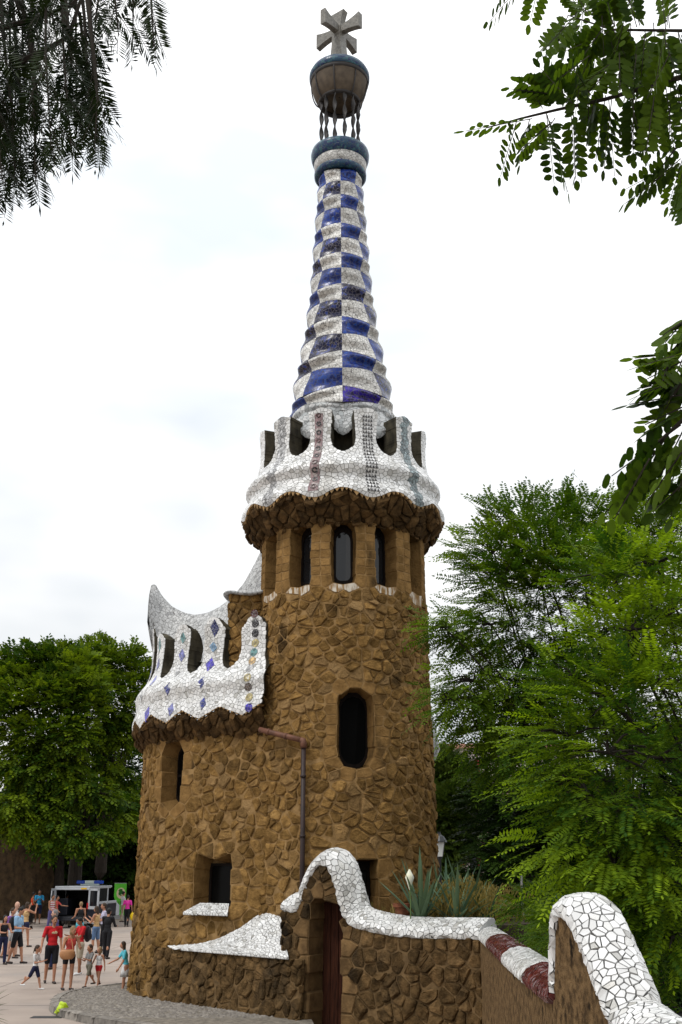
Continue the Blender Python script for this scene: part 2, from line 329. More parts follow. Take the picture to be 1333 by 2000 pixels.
def cells(box, sp, gap, loops=(), hole=None, asp=1.0, jit=.33, reach=None, drop=0.0, clear=None, lj=.06):
    """box in (s, z); loops = (polyline, closed, d, o): pairs of seeds either side of an outline, so that a joint falls exactly on it"""
    s0, s1, z0, z1 = box; z0 *= asp; z1 *= asp
    nx = int((s1 - s0) / sp) + 3; ny = int((z1 - z0) / (sp * .87)) + 3
    X, Yv = np.meshgrid(np.arange(nx), np.arange(ny)); X = s0 - sp + (X + .5 * (Yv % 2)) * sp; Yv = z0 - sp + Yv * sp * .87
    pts = np.c_[X.ravel(), Yv.ravel()] + rng.normal(0, jit * sp * .75, (X.size, 2)).clip(-sp * .48, sp * .48)
    if drop: pts = pts[rng.random(len(pts)) > drop]
    if clear is not None: pts = pts[~clear(pts[:, 0], pts[:, 1] / asp)]
    blk = np.zeros(len(pts), int); extra = []; eb = []
    for li, (pl, closed, d, o) in enumerate(loops):
        q = np.asarray(pl, float) * (1, asp); S_, N_ = resample(q, d, closed)
        big, _ = resample(q, d * .33, closed)
        keep = np.ones(len(pts), bool)
        for a in range(0, len(big), 40):
            dd = ((pts[:, None, :] - big[None, a:a + 40, :])**2).sum(2).min(1); keep &= dd > (o * 1.75)**2
        pts = pts[keep]; blk = blk[keep]
        S_ = S_ + rng.normal(0, d * lj, S_.shape)
        extra += [S_ + N_ * o, S_ - N_ * o]; eb += [np.full(len(S_), li + 1)] * 2
    if extra: pts = np.vstack([pts] + extra); blk = np.r_[blk, np.concatenate(eb)]
    hol = hole(pts[:, 0], pts[:, 1] / asp) if hole else np.zeros(len(pts), bool)
    V = voronoi([tuple(p) for p in pts], (s0, s1, z0, z1), gap, reach or max(sp * 2.2, max([l[2] * 1.6 for l in loops] + [0])), hol)
    out = []
    for i, v in enumerate(V):
        if v is None: continue
        A, la, I = v
        out.append(dict(full=[(p[0], p[1]/asp) for p in A], lab=[(l >= 0 and bool(hol[l])) for l in la], ins=[(p[0], p[1]/asp) for p in I], blk=int(blk[i]), c=(pts[i, 0], pts[i, 1]/asp)))
    return out
def chaikin(p):
    o = []; n = len(p)
    for i in range(n):
        a, b = p[i], p[(i + 1) % n]; o += [(a[0]*.75 + b[0]*.25, a[1]*.75 + b[1]*.25), (a[0]*.25 + b[0]*.75, a[1]*.25 + b[1]*.75)]
    return o
def soft(p):
    o = []; n = len(p)
    for i in range(n):
        a, b = p[i], p[(i + 1) % n]; k = random.uniform(.06, .20); o += [(a[0]*(1-k) + b[0]*k, a[1]*(1-k) + b[1]*k), (a[0]*k + b[0]*(1-k), a[1]*k + b[1]*(1-k))]
    return o
def dedupe(p, e=.02):
    o = []
    for q in p:
        if not o or math.hypot(q[0] - o[-1][0], q[1] - o[-1][1]) > e: o.append(q)
    if len(o) > 3 and math.hypot(o[0][0] - o[-1][0], o[0][1] - o[-1][1]) < e: o.pop()
    return o
def rubble(poly, h, rough=.25, bevel=.2, rnd=True):
    p = dedupe(poly)
    if len(p) < 3: return None
    if rnd and len(p) < 8: p = soft(p)
    n = len(p); cx = sum(q[0] for q in p)/n; cz = sum(q[1] for q in p)/n; t1, t2 = random.gauss(0, .09*rough/.4), random.gauss(0, .11*rough/.4)
    a = [(q[0], q[1], -.03) for q in p]; hh = lambda x, z: h * random.uniform(1 - rough*.35, 1 + rough*.35) + t1*(x - cx) + t2*(z - cz)
    b = []; k2 = 1 - bevel*.45; k3 = 1 - bevel*1.5
    for q in p: x, z = cx + (q[0]-cx)*k2, cz + (q[1]-cz)*k2; b.append((x, z, max(.0, hh(x, z)*.72)))
    c = []
    for q in p: x, z = cx + (q[0]-cx)*k3, cz + (q[1]-cz)*k3; c.append((x, z, max(.004, hh(x, z))))
    F = [(i, (i+1) % n, n + (i+1) % n, n + i) for i in range(n)] + [(n + i, n + (i+1) % n, 2*n + (i+1) % n, 2*n + i) for i in range(n)] + [tuple(range(2*n, 3*n))]
    return a + b + c, F
def shard(poly, h, tilt=.05):
    p = dedupe(poly, .008)
    if len(p) < 3: return None
    n = len(p); cx = sum(q[0] for q in p)/n; cz = sum(q[1] for q in p)/n; t1, t2 = random.gauss(0, tilt), random.gauss(0, tilt)
    a = [(q[0], q[1], -.004) for q in p]; b = [(cx + (q[0]-cx)*.96, cz + (q[1]-cz)*.96, h + t1*(q[0]-cx) + t2*(q[1]-cz)) for q in p]
    return a + b, [(i, (i+1) % n, n + (i+1) % n, n + i) for i in range(n)] + [tuple(range(n, 2*n))]
def emit(pieces, S, name, stuff_name, parent, mats, keep=0, smooth=False):
    """pieces: (verts(s,z,h), faces, material index, value). The `keep` that show largest become objects, the rest one part"""
    if not pieces: return
    score = []
    for V, F, mi, rv in pieces:
        a = np.array(V); w = S(a[:, 0], a[:, 1], a[:, 2]); c = w.mean(0); d = np.array((0, 0, HC)) - c
        n = np.cross(w[1] - w[0], w[len(w)//3] - w[0]); r = np.linalg.norm(d)
        ar = (a[:, 0].max() - a[:, 0].min()) * (a[:, 1].max() - a[:, 1].min())
        sn = S(a[:1, 0].copy() * 0 + a[:, 0].mean(), np.array([a[:, 1].mean()]), np.array([.1]))[0] - S(np.array([a[:, 0].mean()]), np.array([a[:, 1].mean()]), np.array([0.]))[0]
        f = float(np.dot(sn, d) / (np.linalg.norm(sn) * r + 1e-9))
        vz = c - np.array((0, 0, HC)); dep = vz[1]*CT + vz[2]*ST; py = 1000 - FPX * (-vz[1]*ST + vz[2]*CT) / max(dep, .1); px = 666.5 + FPX * vz[0] / max(dep, .1)
        vis = 1 if (-20 < px < 1353 and -20 < py < 2020) else 0
        score.append((ar * max(f, 0) / r**2 * vis, w))
    order = sorted(range(len(pieces)), key=lambda i: -score[i][0])
    single = set(i for i in order[:keep] if score[i][0] > 0)
    for i in sorted(single):
        V, F, mi, rv = pieces[i]; w = score[i][1]
        mk(name, w, F, mats[mi], parent, origin=w.mean(0), rnd=rv, smooth=smooth)
    vs = []; fs = []; ms = []; rs = []; k = 0
    for i, (V, F, mi, rv) in enumerate(pieces):
        if i in single: continue
        w = score[i][1]; vs.append(w); fs += [tuple(a + k for a in f) for f in F]; ms += [mi] * len(F); rs.append(np.full(len(w), rv)); k += len(w)
    if vs: tag(mk(stuff_name, np.vstack(vs), fs, mats, parent, rnd=np.concatenate(rs), midx=ms, smooth=smooth), kind='stuff')
def bed(cl, S, name, mats, parent, depth=.4, cents=(), splay=0.0, h=0.0, back=None, reveal=True, df=None):
    """the mortar behind the pieces, with the sides of the openings"""
    V = []; F = []; M_ = []
    for c in cl:
        k = len(V); V += [(p[0], p[1], h) for p in c['full']]; F.append(tuple(range(k, len(V)))); M_.append(0)
        if back is not None:
            k = len(V); V += [(p[0], p[1], -back*(df(p[1]) if df else 1)) for p in c['full']]; F.append(tuple(range(k, len(V)))[::-1]); M_.append(1)
        if reveal:
            n = len(c['full'])
            for i in range(n):
                if not c['lab'][i]: continue
                p, q = c['full'][i], c['full'][(i+1) % n]; pp, qq = p, q
                if len(cents):
                    j = min(range(len(cents)), key=lambda t: (cents[t][0]-p[0])**2 + (cents[t][1]-p[1])**2); e = cents[j]
                    pp = (p[0] + (e[0]-p[0])*splay, p[1] + (e[1]-p[1])*splay); qq = (q[0] + (e[0]-q[0])*splay, q[1] + (e[1]-q[1])*splay)
                k = len(V); V += [(*p, h), (*q, h), (*qq, -depth*(df(q[1]) if df else 1)), (*pp, -depth*(df(p[1]) if df else 1))]; F.append((k, k+1, k+2, k+3)); M_.append(1)
    a = np.array(V); return mk(name, S(a[:, 0], a[:, 1], a[:, 2]), F, mats, parent, midx=M_)
def rrect(sc_, zc, hw, hh, c, n=4, cb=None):
    cb = c if cb is None else cb; o = [(sc_, zc - hh)]
    for sx, sz, a0, rr in ((1, -1, -90, cb), (1, 1, 0, c), (-1, 1, 90, c), (-1, -1, 180, cb)):
        rr = min(rr, hw * .98, hh * .98)
        for i in range(n + 1):
            q = R(a0 + 90 * i / n); o.append((sc_ + sx*(hw - rr) + rr*math.cos(q), zc + sz*(hh - rr) + rr*math.sin(q)))
    return o
def onwall(S, px, py, rng_s, h=0.0):
    s = np.linspace(rng_s[0], rng_s[1], 900); z = np.full(900, 3.0)
    for _ in range(6):
        w = S(s, z, np.full(900, h)); d = ray(px, py); z = HC + d[2] * w[:, 1] / d[1]
    e = w[:, 0] - d[0] * w[:, 1] / d[1]; best = None
    for i in range(899):
        if e[i] * e[i+1] <= 0 and (best is None or w[i, 1] < best[2]): t = e[i] / (e[i] - e[i+1] + 1e-12); best = (s[i] + t * (s[i+1]-s[i]), z[i] + t * (z[i+1]-z[i]), w[i, 1])
    if best is None: i = int(np.argmin(np.abs(e))); return s[i], z[i]
    return best[:2]
class Curve:
    def __init__(c, pts, ds=.02, closed=False):
        p = np.asarray(pts, float); q = np.vstack([2*p[0]-p[1], p, 2*p[-1]-p[-2]]); o = []
        for i in range(1, len(q) - 2):
            a, b, d, e = q[i-1], q[i], q[i+1], q[i+2]
            for t in np.linspace(0, 1, 24, endpoint=False): o.append(.5*((2*b) + (-a+d)*t + (2*a-5*b+4*d-e)*t*t + (-a+3*b-3*d+e)*t**3))
        o.append(p[-1]); o = np.array(o); c.p = o; c.q = np.r_[0, np.cumsum(np.hypot(*np.diff(o, axis=0).T))]; c.len = c.q[-1]
        t = np.gradient(o, axis=0); t /= np.linalg.norm(t, axis=1)[:, None]; c.n = np.c_[-t[:, 1], t[:, 0]]
    def at(c, s): return np.c_[np.interp(s, c.q, c.p[:, 0]), np.interp(s, c.q, c.p[:, 1])]
    def nrm(c, s): n = np.c_[np.interp(s, c.q, c.n[:, 0]), np.interp(s, c.q, c.n[:, 1])]; return n / np.linalg.norm(n, axis=1)[:, None]
    def surf(c, prof):
        def S(s, z, h):
            s = np.asarray(s, float); z = np.asarray(z, float) + 0*s; p = c.at(s) + c.nrm(s) * (prof(z) + h)[:, None]; return np.c_[p, z]
        return S
def smooth_prof(pts):
    pts = np.asarray(pts, float)
    x = np.linspace(pts[0, 0], pts[-1, 0], 200); y = np.interp(x, pts[:, 0], pts[:, 1]); k = np.hanning(17); k /= k.sum()
    y = np.convolve(np.pad(y, 8, mode='edge'), k, 'valid'); return lambda z: np.interp(z, x, y)

def window(S, loop, parent, depth, splay, bars=(), frame=.1, glass='pane', sill=None):
    lp = np.asarray(loop); c = lp.mean(0); a = c + (lp - c)*(1 - splay)*1.02; b = c + (lp - c)*(1 - splay)*(1 - frame * 2); n = len(lp)
    rings = [(a, -depth + .0), (a, -depth + .05), (b, -depth + .05), (b, -depth - .02)]
    V = []; F = []
    for q, h in rings: V += [(p[0], p[1], h) for p in q]
    for k in range(3): F += [(k*n + i, k*n + (i+1) % n, (k+1)*n + (i+1) % n, (k+1)*n + i) for i in range(n)]
    for (u0, v0, u1, v1) in bars:            # glazing bars in the opening's own units
        w_ = (b.max(0) - b.min(0)); m_ = b.min(0); k = len(V)
        for u, v in ((u0, v0), (u1, v0), (u1, v1), (u0, v1)): V.append((m_[0] + u*w_[0], m_[1] + v*w_[1], -depth + .045))
        for u, v in ((u0, v0), (u1, v0), (u1, v1), (u0, v1)): V.append((m_[0] + u*w_[0], m_[1] + v*w_[1], -depth + .0))
        F += [(k, k+1, k+2, k+3), (k, k+4, k+5, k+1), (k+1, k+5, k+6, k+2), (k+2, k+6, k+7, k+3), (k+3, k+7, k+4, k)]
    V = np.array(V); W_ = mk('window', S(V[:, 0], V[:, 1], V[:, 2]), F, 'frame_wood', parent)
    p = S(b[:, 0], b[:, 1], np.full(n, -depth + .01)); p2 = S(b[:, 0], b[:, 1], np.full(n, -depth - .01))
    mk('pane', np.vstack([p, p2]), [tuple(range(n)), tuple(range(2*n - 1, n - 1, -1))] + [(i, (i+1) % n, n + (i+1) % n, n + i) for i in range(n)], glass, W_)
    return W_

# ================================================================== ground
GX = 700
ground = tag(mk('ground', [(-GX, -60, 0), (GX, -60, 0), (GX, 900, 0), (-GX, 900, 0)], [(0, 1, 2, 3)], 'plaza'), kind='structure')
for y in (20.5, 25.3, 30.2, 35.1, 40, 45, 50, 55, 60): mb = MB(); mb.box((-12.5, y, .001), (25, .035, .004)); mb.out('paving_joint', 'joint', ground)
for x in (-22, -17.5, -13, -8.5): mb = MB(); mb.box((x, 40, .0005), (.035, 42, .003)); mb.out('paving_joint', 'joint', ground)

# ================================================================== the lodge
TX, TD = .05, 25.0
lodge = thing('stone_lodge', 'brown rubble stone lodge with white tiled battlements and blue checkered spire', 'building', (TX, TD, 0))
TR = 2.0
tower_r = smooth_prof([(-.2, 2.14), (1.5, 2.08), (4, 2.02), (8, 1.95), (10.6, 1.93)])
def radial(prof, ax=None):
    def S(s, z, h):
        s = np.asarray(s, float); z = np.asarray(z, float) + 0*s; r = prof(z) + h; th = s / TR
        return np.c_[TX + r*np.sin(th), TD - r*np.cos(th), z]
    return S
TS = radial(tower_r); A12 = TR * R(30)
loops = []; polys = []; cents = []
for k in range(-4, 5):
    lp = rrect(k * A12, 9.53, .288, .76, .28, cb=.2); polys.append(lp); cents.append((k * A12, 9.53)); loops.append((lp, True, .235, .13))
sl0 = onwall(TS, 663, 1420, (-2, 2)); sl1 = onwall(TS, 727, 1420, (-2, 2)); zt = onwall(TS, 695, 1349, (-2, 2))[1]; zb = onwall(TS, 695, 1496, (-2, 2))[1]
slit = rrect((sl0[0] + sl1[0])/2, (zt + zb)/2, (sl1[0] - sl0[0])/2 + .05, (zt - zb)/2 + .05, .36, n=4); polys.append(slit); cents.append(((sl0[0] + sl1[0])/2, (zt + zb)/2)); loops.append((slit, True, .27, .15))
d0 = onwall(TS, 655, 1720, (-2, 2))[0]; d1 = onwall(TS, 737, 1720, (-2, 2))[0]; lt = onwall(TS, 700, 1680, (-2, 2))[1]
low = rrect((d0 + d1)/2, lt - .7, (d1 - d0)/2, .7, .06, n=1); polys.append(low); cents.append(((d0 + d1)/2, lt - .7)); loops.append((low, True, .42, .2))
def thole(s, z):
    r = np.zeros(len(s), bool)
    for p in polys: r |= inpoly(p, s, z)
    return r
TSPAN = R(128) * TR
cl = cells((-TSPAN, TSPAN, -.1, 10.5), .255, .020, loops, thole, asp=1.22, jit=.5, drop=.14, clear=lambda s, z: z > 8.62, lj=.035)
tower = bed(cl, TS, 'tower_wall', ['mortar', 'ashlar'], lodge, depth=.42, cents=cents, splay=.05, h=.02)
mb = MB(); mb.lathe([(tower_r(z) + .0, z) for z in np.linspace(-.1, 10.5, 12)], 40, (TX, TD), R(127), R(233)); mb.lathe([(1.45, .0), (1.45, 10.4)], 40, (TX, TD)); mb.out('back_wall', 'mortar', lodge)
TOWER_PIECES = []
for c in cl:
    s, z = c['c']; rv = random.random()
    if c['blk'] or z > 8.72:
        droppings = any(abs(s - e[0]) < .2 and -.16 < z - 8.77 + .04 < .1 for e in cents[:9])
        g = rubble(c['ins'], .030, .12, .05, False); mi = 2 if droppings else 1
    else:
        g = rubble(c['ins'], random.uniform(.028, .068), .5, random.uniform(.12, .22)); mi = 0
    if g: TOWER_PIECES.append((g[0], g[1], mi, rv))
emit(TOWER_PIECES, TS, 'stone', 'rubble_stones', tower, ['stone', 'ashlar', 'limewash'], keep=160)
for i, lp in enumerate(polys):
    if i < 9: window(TS, lp, lodge, .42, .05)
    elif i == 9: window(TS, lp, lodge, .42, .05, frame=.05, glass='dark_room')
    else: window(TS, lp, lodge, .42, .05, bars=[(.46, 0, .54, 1)], glass='dark_pane')

# rocky soffit under the tower parapet
zlip = lambda s: 10.76 + .105 * np.cos(np.asarray(s) / A12 * 2 * PI)
def SOF(s, t, h):
    s = np.asarray(s, float); u = np.asarray(t) / .62 + 0*s; r = 1.90 + .52*u + .45*h; z = 10.2 + (zlip(s) - .03 - 10.2)*u**1.2 - .85*h; th = s / TR
    return np.c_[TX + r*np.sin(th), TD - r*np.cos(th), z]
SPAN = R(135) * TR
cl = cells((-SPAN, SPAN, 0, .60), .23, .012, jit=.5)
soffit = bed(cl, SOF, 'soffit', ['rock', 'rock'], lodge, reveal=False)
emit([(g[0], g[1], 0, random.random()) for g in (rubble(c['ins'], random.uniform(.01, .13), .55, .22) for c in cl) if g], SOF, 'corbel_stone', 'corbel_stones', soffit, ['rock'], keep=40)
def teeth(S2, zl, s0, s1, name, parent, step=.11, ext=.10, inw=.2):
    V = []; F = []; rs = []; s = s0
    while s < s1:
        w_ = step * random.uniform(.7, 1.15); e = ext * random.uniform(.6, 1.3); k = len(V); z = float(zl(s + w_/2))
        V += [(s, z + .015, .0), (s + w_, z + .015, .0), (s + w_*.9, z + .02, -inw), (s + w_*.1, z + .02, -inw), (s + w_*.5, z - e, .03), (s + w_*.5, z - e*.5, -inw*.8)]
        F += [(k, k+1, k+4), (k+1, k+2, k+5, k+4), (k+2, k+3, k+5), (k+3, k, k+4, k+5), (k, k+3, k+2, k+1)]; rs += [random.random()] * 6; s += w_
    a = np.array(V); tag(mk(name, S2(a[:, 0], a[:, 1], a[:, 2]), F, 'edge_stone', parent, rnd=rs), kind='stuff')

# tower parapet: skirt, bulge and merlons in broken white tile
par_r = smooth_prof([(10.3, 2.34), (10.62, 2.41), (10.80, 2.47), (10.95, 2.43), (11.12, 2.29), (11.26, 2.27), (11.42, 2.39), (11.54, 2.35), (11.7, 2.20), (11.9, 2.10), (12.2, 2.04), (12.6, 2.04), (13.2, 2.10)])
PS = radial(par_r); ZT, ZN, NW = 12.98, 11.86, .285
def notch_w(z, zn=ZN, nw=NW, top=ZT):
    z = np.asarray(z, float); t = np.clip((z - zn) / (nw * 1.5), 0, 1); w_ = nw * np.sqrt(np.clip(1 - (1 - t)**2, 0, 1))
    return w_ * (1 - .14 * np.clip((z - zn - .4) / .6, 0, 1))
def mtop(s): u = (np.asarray(s) / A12) % 1.0; return ZT - 1.5 * (u - .5)**2
def phole(s, z):
    u = s / A12; d = np.abs(u - np.round(u)) * A12
    return (z < zlip(s)) | (z > mtop(s)) | ((z > ZN) & (d < notch_w(z)))
lp = []; KN = 4
ss = np.linspace(-SPAN, SPAN, 260); lp.append((np.c_[ss, zlip(ss)], False, .085, .038))
zz = np.linspace(ZN + .002, ZT, 24)
for k in range(-KN - 1, KN + 2):
    lft = np.c_[k*A12 - notch_w(zz[::-1]), zz[::-1]]; rgt = np.c_[k*A12 + notch_w(zz), zz]; lp.append((np.vstack([lft, rgt]), False, .09, .04))
    a, b = k*A12 + notch_w(ZT), (k+1)*A12 - notch_w(ZT); t = np.linspace(a + .05, b - .05, 8); lp.append((np.c_[t, mtop(t)], False, .10, .045))
cl = cells((-SPAN, SPAN, 10.5, 13.1), .086, .007, lp, phole, jit=.48, drop=.1)
par = bed(cl, PS, 'tower_parapet', ['crown_grout', 'plaster'], lodge, depth=.46, back=.46)
def par_mat(s, z):
    u = s / A12; k = math.floor(u); f = u - k
    if .38 < f < .62:
        if k == -2: return 1
        if k == 1: return 2
    return 0
pc = []
for c in cl:
    g = shard(c['ins'], .013)
    if g: pc.append((g[0], g[1], par_mat(*c['c']), random.random()))
emit(pc, PS, 'tile_shard', 'tile_shards', par, ['white_tile', 'tile_silver', 'tile_slate'], keep=0)
teeth(PS, zlip, -SPAN, SPAN, 'edge_tiles', par)
# two patterned bands on the front merlons: rings on pink, rows of black triangles
def strip(s_mid, hw, z0, z1, m, h=.022, n=24):
    V = []; z = np.linspace(z0, z1, n); wv = hw * (1 - .10 * np.sin((z - z0) / (z1 - z0) * PI))
    a = np.r_[s_mid - wv, s_mid + wv]; w_ = PS(a, np.r_[z, z], np.full(2*n, h)); b = PS(a, np.r_[z, z], np.full(2*n, .0))
    F = [(i, i+1, n+i+1, n+i) for i in range(n-1)] + [(2*n+i, 2*n+i+1, i+1, i) for i in range(n-1)] + [(n+i, n+i+1, 3*n+i+1, 3*n+i) for i in range(n-1)]
    return mk('pattern_band', np.vstack([w_, b]), F, m, par, smooth=True)
strip(-A12/2 - .03, .10, 10.80, 12.84, 'pink_mosaic')
for i in range(10):
    z = 10.92 + i * .208; r_ = .062; n = 12; q = np.linspace(0, 2*PI, n, endpoint=False)
    V = []
    for rr, h in ((r_, .024), (r_, .034), (r_*.5, .034), (r_*.5, .024)): V.append(PS(-A12/2 - .03 + rr*np.cos(q), z + rr*np.sin(q), np.full(n, h)))
    mk('ring_tile', np.vstack(V), [(k*n + j, k*n + (j+1) % n, (k+1)*n + (j+1) % n, (k+1)*n + j) for k in range(3) for j in range(n)], 'tile_black' if i % 3 else 'tile_maroon', par)
V = []; F = []
for i in range(21):
    for j in range(4):
        z = 10.80 + i * .097; s = A12/2 + .03 + (j - 1.5) * .062
        if i == 0 and abs(j - 1.5) > 1: pass
        k = len(V); tri = [(s - .026, z), (s + .026, z), (s, z + .07)]
        V += [(*p, .014) for p in tri] + [(*p, .026) for p in tri]; F += [(k+3, k+4, k+5), (k, k+1, k+4, k+3), (k+1, k+2, k+5, k+4), (k+2, k, k+3, k+5)]
a = np.array(V); tag(mk('triangle_inlay', PS(a[:, 0], a[:, 1], a[:, 2]), F, 'tile_black', par), kind='stuff')
# apron of the spire behind the merlons, hollow below
mb = MB(); n = 96; rows = []
for i, u in enumerate(np.linspace(0, 1, 9)):
    row = []
    for k in range(n + 1):
        th = 2*PI*k/n; f = math.sin((th / R(30)) * PI)**2             # 0 at a notch, 1 at a merlon
        r_out = 1.64 + .08*f; z_out = 12.58 + .32*f; r = 1.16 + (r_out - 1.16)*u; z = 13.62 + (z_out - 13.62) * (u**.75)
        row.append((TX + r*math.sin(th), TD - r*math.cos(th), z))
    rows.append(row)
rows.append([(p[0]*.98 + TX*.02, p[1]*.98 + TD*.02, p[2] - .12) for p in rows[-1]])
mb.grid(rows); mb.out('spire_apron', 'check_grey', par, smooth=True)
mb = MB(); mb.lathe([(1.25, 11.6), (1.22, 13.4)], 40, (TX, TD)); mb.lathe([(0.02, 11.75), (1.75, 11.75)], 40, (TX, TD)); mb.out('inner_drum', 'plaster', par)

# spire of checkered tile
def axis(z): return TX - .11 * np.clip((z - 12) / 14, 0, 1.2)
def silz(y): return P(664, y, TD)[2]
SIL = [(822, 103), (800, 99), (760, 92), (720, 83.5), (650, 69.5), (560, 58), (480, 52), (400, 45.5), (350, 41), (330, 40)]
sz = np.array([silz(y) for y, _ in SIL]); sr = np.array([hw / FPX * TD / ray(664, y)[1] for y, hw in SIL])
spire_r = lambda z: np.interp(z, sz, sr)
def front_z(y):
    z = silz(y)
    for _ in range(8): z = P(664, y, TD - spire_r(z))[2]
    return z
rowsy = [800, 786, 749, 720, 680.5, 653.5, 614, 587, 550, 524, 489, 465, 432, 407, 376, 354, 328]
rz = [front_z(y) for y in rowsy]
TV = np.linspace(0, 1, 41)                    # each tall check: a ledge near its top that tucks in below, then swells again at its foot
def eased(ks):
    o = []
    for t in TV:
        for (a, x), (b, y) in zip(ks[:-1], ks[1:]):
            if a <= t <= b: k_ = (t - a)/(b - a); k_ = k_*k_*(3 - 2*k_); o.append(x + (y - x)*k_); break
    return np.array(o)
TB = eased([(0, .0), (.12, .15), (.42, -.85), (.76, .9), (1, .0)]); TBS = eased([(0, .0), (.25, -.35), (.62, .55), (1, .1)])
mb = MB(); mb.lathe([(float(spire_r(z)) - .12, z) for z in np.linspace(12.6, rz[-1], 14)], 32, (TX - .04, TD)); spire = mb.out('spire', 'grout', lodge, smooth=True)
for i in range(len(rz) - 1):
    z0, z1 = rz[i], rz[i + 1]; tall = i % 2 == 1
    for k in range(8):
        nu, nv = 9, 13; A = np.zeros((nv, nu, 3))
        for a, v in enumerate(np.linspace(0, 1, nv)):
            for b, u in enumerate(np.linspace(0, 1, nu)):
                zig = lambda j, e: (0.0 if j == 0 or j == len(rz) - 1 else (-.15 if j % 2 == 0 else .09)) * e * (spire_r(z0)/.95)
                e_ = u if k % 2 == 0 else 1 - u; za, zb_ = z0 + zig(i, e_), z1 + zig(i + 1, e_)
                z = za + (zb_ - za)*v; th = (k + u) * PI/4
                bump = float(np.interp(v, TV, TB)) if tall else float(np.interp(v, TV, TBS))
                ph_ = (v - 1)*.57 if tall else v*.43                 # 0 at the head of a tall check, one turn per pair of rows
                wv = -math.cos(2*PI*ph_) * .062 * (spire_r(z)/.85) * (1 - 2*e_) * (0 if i == 0 else min(1, .5 + i*.25))
                d = math.sin(PI*u)**.75 * bump * (.075 if i > 2 else .055) * (min(1.1, spire_r(z))/.85); r = spire_r(z)*.985 + d + wv
                A[a, b] = (axis(z) + r*math.sin(th), TD - r*math.cos(th), z)
        if i == 0: m = 'check_grey'
        elif (k + i) % 2 == 0: m = 'check_white'
        else: m = random.choice(['check_blue', 'check_blue', 'check_dark']) if not (i == 1 and k == 0) else 'check_violet'
        m_ = MB(); m_.grid(A); m_.out('tile_panel', m, spire, smooth=True, rnd=random.random())
def lathe_px(name, prof, m, parent, n=56, z_off=0):
    mb = MB(); pr = [(hw / FPX * TD / ray(664, y)[1], silz(y) + z_off) for hw, y in prof]; zc = np.mean([p[1] for p in pr])
    mb.lathe(pr, n, (axis(zc), TD)); return mb.out(name, m, parent, smooth=True)
collar = lathe_px('collar', [(47, 343), (49.5, 341), (50.5, 333), (51.5, 324), (50, 322)], 'check_white', lodge)
lathe_px('lower_ring', [(36, 350), (47, 352), (50.5, 349), (51, 343), (49, 340), (46, 340)], 'teal_rim', collar)
lathe_px('upper_ring', [(48, 324), (53, 322), (56, 314), (57, 307), (55.5, 301), (52, 298.5), (44, 298)], 'teal_rim', collar)
lathe_px('deck', [(50, 300.5), (1, 299)], 'dome_brown', collar)
zc0, zc1 = silz(300), silz(206); rc = 37 / FPX * TD / ray(664, 250)[1]; axc = float(axis((zc0 + zc1)/2))
for k in range(12):
    th = 2*PI*(k + .5)/12; V = []; F = []; n, m_ = 8, 46; cx, cy = axc + rc*math.sin(th), TD - rc*math.cos(th)
    for j in range(m_):
        t = j/(m_ - 1); z = zc0 + (zc1 - zc0)*t; tw = t * 2*PI*1.6 + k
        for i in range(n):
            q = 2*PI*i/n; x, y = .062*math.cos(q), .018*math.sin(q); V.append((cx + x*math.cos(tw) - y*math.sin(tw), cy + x*math.sin(tw) + y*math.cos(tw), z))
    F = [(j*n + i, j*n + (i+1) % n, (j+1)*n + (i+1) % n, (j+1)*n + i) for j in range(m_ - 1) for i in range(n)]
    mk('twisted_column', V, F, 'iron', lodge, smooth=True)
def k_px(y): return TD / ray(664, y)[1] / FPX
zh, rh = silz(203), 38.5 * k_px(203); zr, rr_ = silz(158), 56.5 * k_px(158); axd = float(axis(zr))
mb = MB(); mb.lathe([(rr_ - .02, zr - .05), (rr_ + .03, zr - .01), (rr_ + .035, zr + .12), (rr_ - .02, zr + .24), (rr_ - .25, zr + .42), (.22, zr + .58), (.12, zr + .75), (.02, zr + .76)], 48, (axd, TD)); dome = mb.out('lantern_dome', 'teal_rim', lodge, smooth=True)
mb = MB(); mb.lathe([(rh - .075, zh), (rh - .05, zh - .05), (rh + .02, zh - .05), (rh + .05, zh), (rh + .02, zh + .05), (rh - .06, zh + .05), (rh - .075, zh)], 48, (axd, TD)); mb.out('hub_ring', 'iron', dome, smooth=True)
mb = MB(); mb.lathe([(.02, zh + .22), (rh - .03, zh + .2), (rh - .02, zh + .03)], 40, (axd, TD)); mb.out('hub_ceiling', 'dome_brown', dome, smooth=True)
mb = MB(); mb.lathe([(rh - .02 + (rr_ - rh)*math.sin(t)**1.25, zh - .03 + (zr - zh + .0)*(1 - math.cos(t))**.9) for t in np.linspace(0, PI/2, 9)], 48, (axd, TD)); mb.out('dome_underside', 'dome_brown', dome, smooth=True)
for k in range(8):
    th = 2*PI*(k + .5)/8 + .2; e = lambda r, z: (axd + r*math.sin(th), TD - r*math.cos(th), z)
    mb = MB(); mb.tube([e(rh - .01 + (rr_ - rh)*math.sin(t), zh - .035 + (zr - zh)*(1 - math.cos(t))) for t in np.linspace(0, PI/2, 9)], .02, 6); mb.out('rib', 'iron', dome, smooth=True)
mb = MB(); mb.lathe([(rr_ - .10, zr - .12), (rr_ - .05, zr - .17), (rr_ + .005, zr - .12), (rr_ + .01, zr - .01), (rr_ - .06, zr)], 48, (axd, TD)); mb.out('dark_rim', 'iron', dome, smooth=True)
